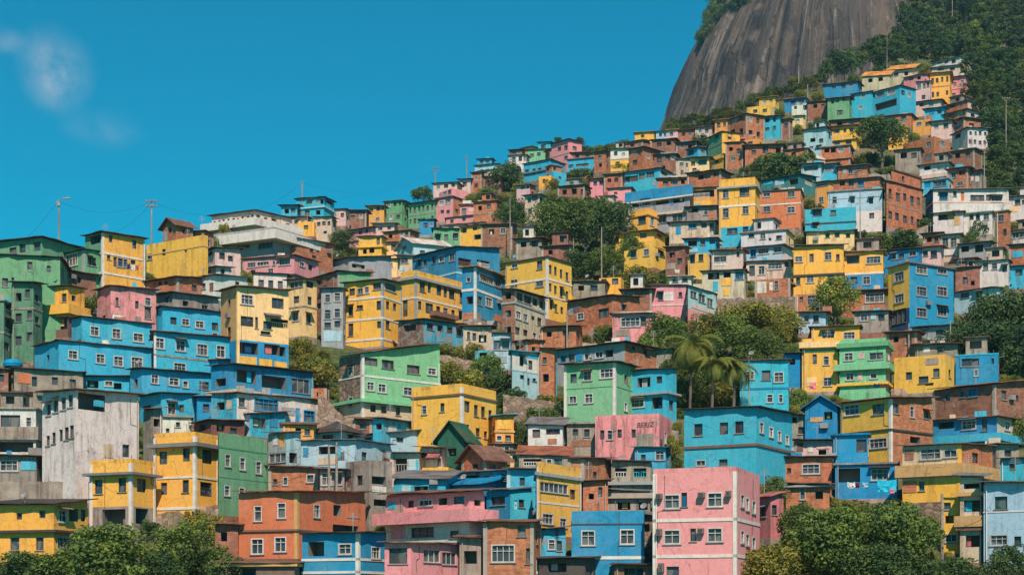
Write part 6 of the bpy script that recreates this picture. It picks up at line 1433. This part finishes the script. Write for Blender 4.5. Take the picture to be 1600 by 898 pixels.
# ---------------------------------------------------------------- sky, sun, camera
SUN_EL, SUN_AZ = 48.0, 9.0     # azimuth measured from straight behind the camera, negative = from the left
W = bpy.data.worlds.new('World'); SC.world = W; W.use_nodes = True; nt = W.node_tree; nt.nodes.clear()
def N(typ, **kw):
    o = nt.nodes.new(typ)
    for k, v in kw.items(): setattr(o, k, v)
    return o
sky = N('ShaderNodeTexSky', sky_type='NISHITA', sun_disc=False, sun_elevation=R(SUN_EL), sun_rotation=R(180-SUN_AZ), air_density=1.0, dust_density=.2, ozone_density=2.5)
tint = N('ShaderNodeMix', data_type='RGBA', blend_type='MULTIPLY'); tint.inputs[0].default_value = 1.0; tint.inputs[7].default_value = SKYTINT
nt.links.new(sky.outputs[0], tint.inputs[6])
tc = N('ShaderNodeTexCoord')
def wisp(px, py, rx, ry, scale, amt, prevsock):
    dv = Vector(((px-800)/F, 1, (YH-py)/F)).normalized()
    sub = N('ShaderNodeVectorMath', operation='SUBTRACT'); sub.inputs[1].default_value = dv; nt.links.new(tc.outputs['Generated'], sub.inputs[0])
    mp = N('ShaderNodeMapping'); mp.inputs['Scale'].default_value = (F/rx, 6, F/ry); mp.inputs['Rotation'].default_value = (0, R(28), 0); nt.links.new(sub.outputs[0], mp.inputs[0])
    ln = N('ShaderNodeVectorMath', operation='LENGTH'); nt.links.new(mp.outputs[0], ln.inputs[0])
    mr = N('ShaderNodeMapRange', interpolation_type='SMOOTHSTEP'); mr.inputs[1].default_value = 0.0; mr.inputs[2].default_value = 1.5; mr.inputs[3].default_value = 1.0; mr.inputs[4].default_value = 0.0; nt.links.new(ln.outputs['Value'], mr.inputs[0])
    nz = N('ShaderNodeTexNoise'); nz.inputs['Scale'].default_value = scale; nz.inputs['Detail'].default_value = 8; nz.inputs['Roughness'].default_value = .62; nt.links.new(tc.outputs['Generated'], nz.inputs[0])
    m2 = N('ShaderNodeMapRange'); m2.inputs[1].default_value = .38; m2.inputs[2].default_value = .72; nt.links.new(nz.outputs[0], m2.inputs[0])
    mu = N('ShaderNodeMath', operation='MULTIPLY'); nt.links.new(mr.outputs[0], mu.inputs[0]); nt.links.new(m2.outputs[0], mu.inputs[1])
    m3 = N('ShaderNodeMath', operation='MULTIPLY', use_clamp=True); nt.links.new(mu.outputs[0], m3.inputs[0]); m3.inputs[1].default_value = amt
    mx = N('ShaderNodeMix', data_type='RGBA'); nt.links.new(m3.outputs[0], mx.inputs[0]); nt.links.new(prevsock, mx.inputs[6]); mx.inputs[7].default_value = CLOUDC
    return mx.outputs[2]
so = wisp(86, 110, 42, 46, 30, .95, tint.outputs[2])
so = wisp(160, 202, 48, 24, 30, .35, so)
so = wisp(4, 62, 26, 16, 30, .5, so)
bg = N('ShaderNodeBackground'); bg.inputs[1].default_value = SKYSTR; nt.links.new(so, bg.inputs[0])
ow = N('ShaderNodeOutputWorld'); nt.links.new(bg.outputs[0], ow.inputs[0])
sd = bpy.data.lights.new('sun', 'SUN'); sd.energy = SUNSTR; sd.angle = R(.6); sd.color = SUNCOL
so_ = bpy.data.objects.new('sun', sd); COL.objects.link(so_)
az = R(SUN_AZ); tosun = Vector((math.sin(az)*math.cos(R(SUN_EL)), -math.cos(az)*math.cos(R(SUN_EL)), math.sin(R(SUN_EL))))
so_.rotation_euler = tosun.to_track_quat('Z', 'Y').to_euler(); so_.location = (0, 0, 300)
cd = bpy.data.cameras.new('camera'); cd.sensor_width = 36; cd.lens = F/1600*36; cd.shift_y = (YH-449)/1600; cd.clip_end = 12000; cd.clip_start = 1
cam = bpy.data.objects.new('camera', cd); COL.objects.link(cam); cam.location = (0, 0, ZC); cam.rotation_euler = (R(90), 0, 0); SC.camera = cam
SC.view_settings.view_transform = 'Standard'; SC.view_settings.look = 'None'; SC.view_settings.exposure = EXPO; SC.view_settings.gamma = 1
SC.cycles.max_bounces = 6; SC.cycles.use_denoising = True; SC.cycles.transparent_max_bounces = 4

# thin air: one closed box round the camera and the whole scene, the sky outside it
m = MB(); m.box((-1600, -520, -8), (3200, 0, 0), (0, 1740, 0), (0, 0, 420))
t = bpy.data.materials.new('haze_air'); t.use_nodes = True; t.node_tree.nodes.clear()
v = t.node_tree.nodes.new('ShaderNodeVolumePrincipled'); v.inputs['Color'].default_value = (.30, .66, .92, 1); v.inputs['Density'].default_value = HAZE
ou = t.node_tree.nodes.new('ShaderNodeOutputMaterial'); t.node_tree.links.new(v.outputs[0], ou.inputs['Volume'])
hz = m.build('haze', t); hz['kind'] = 'stuff'
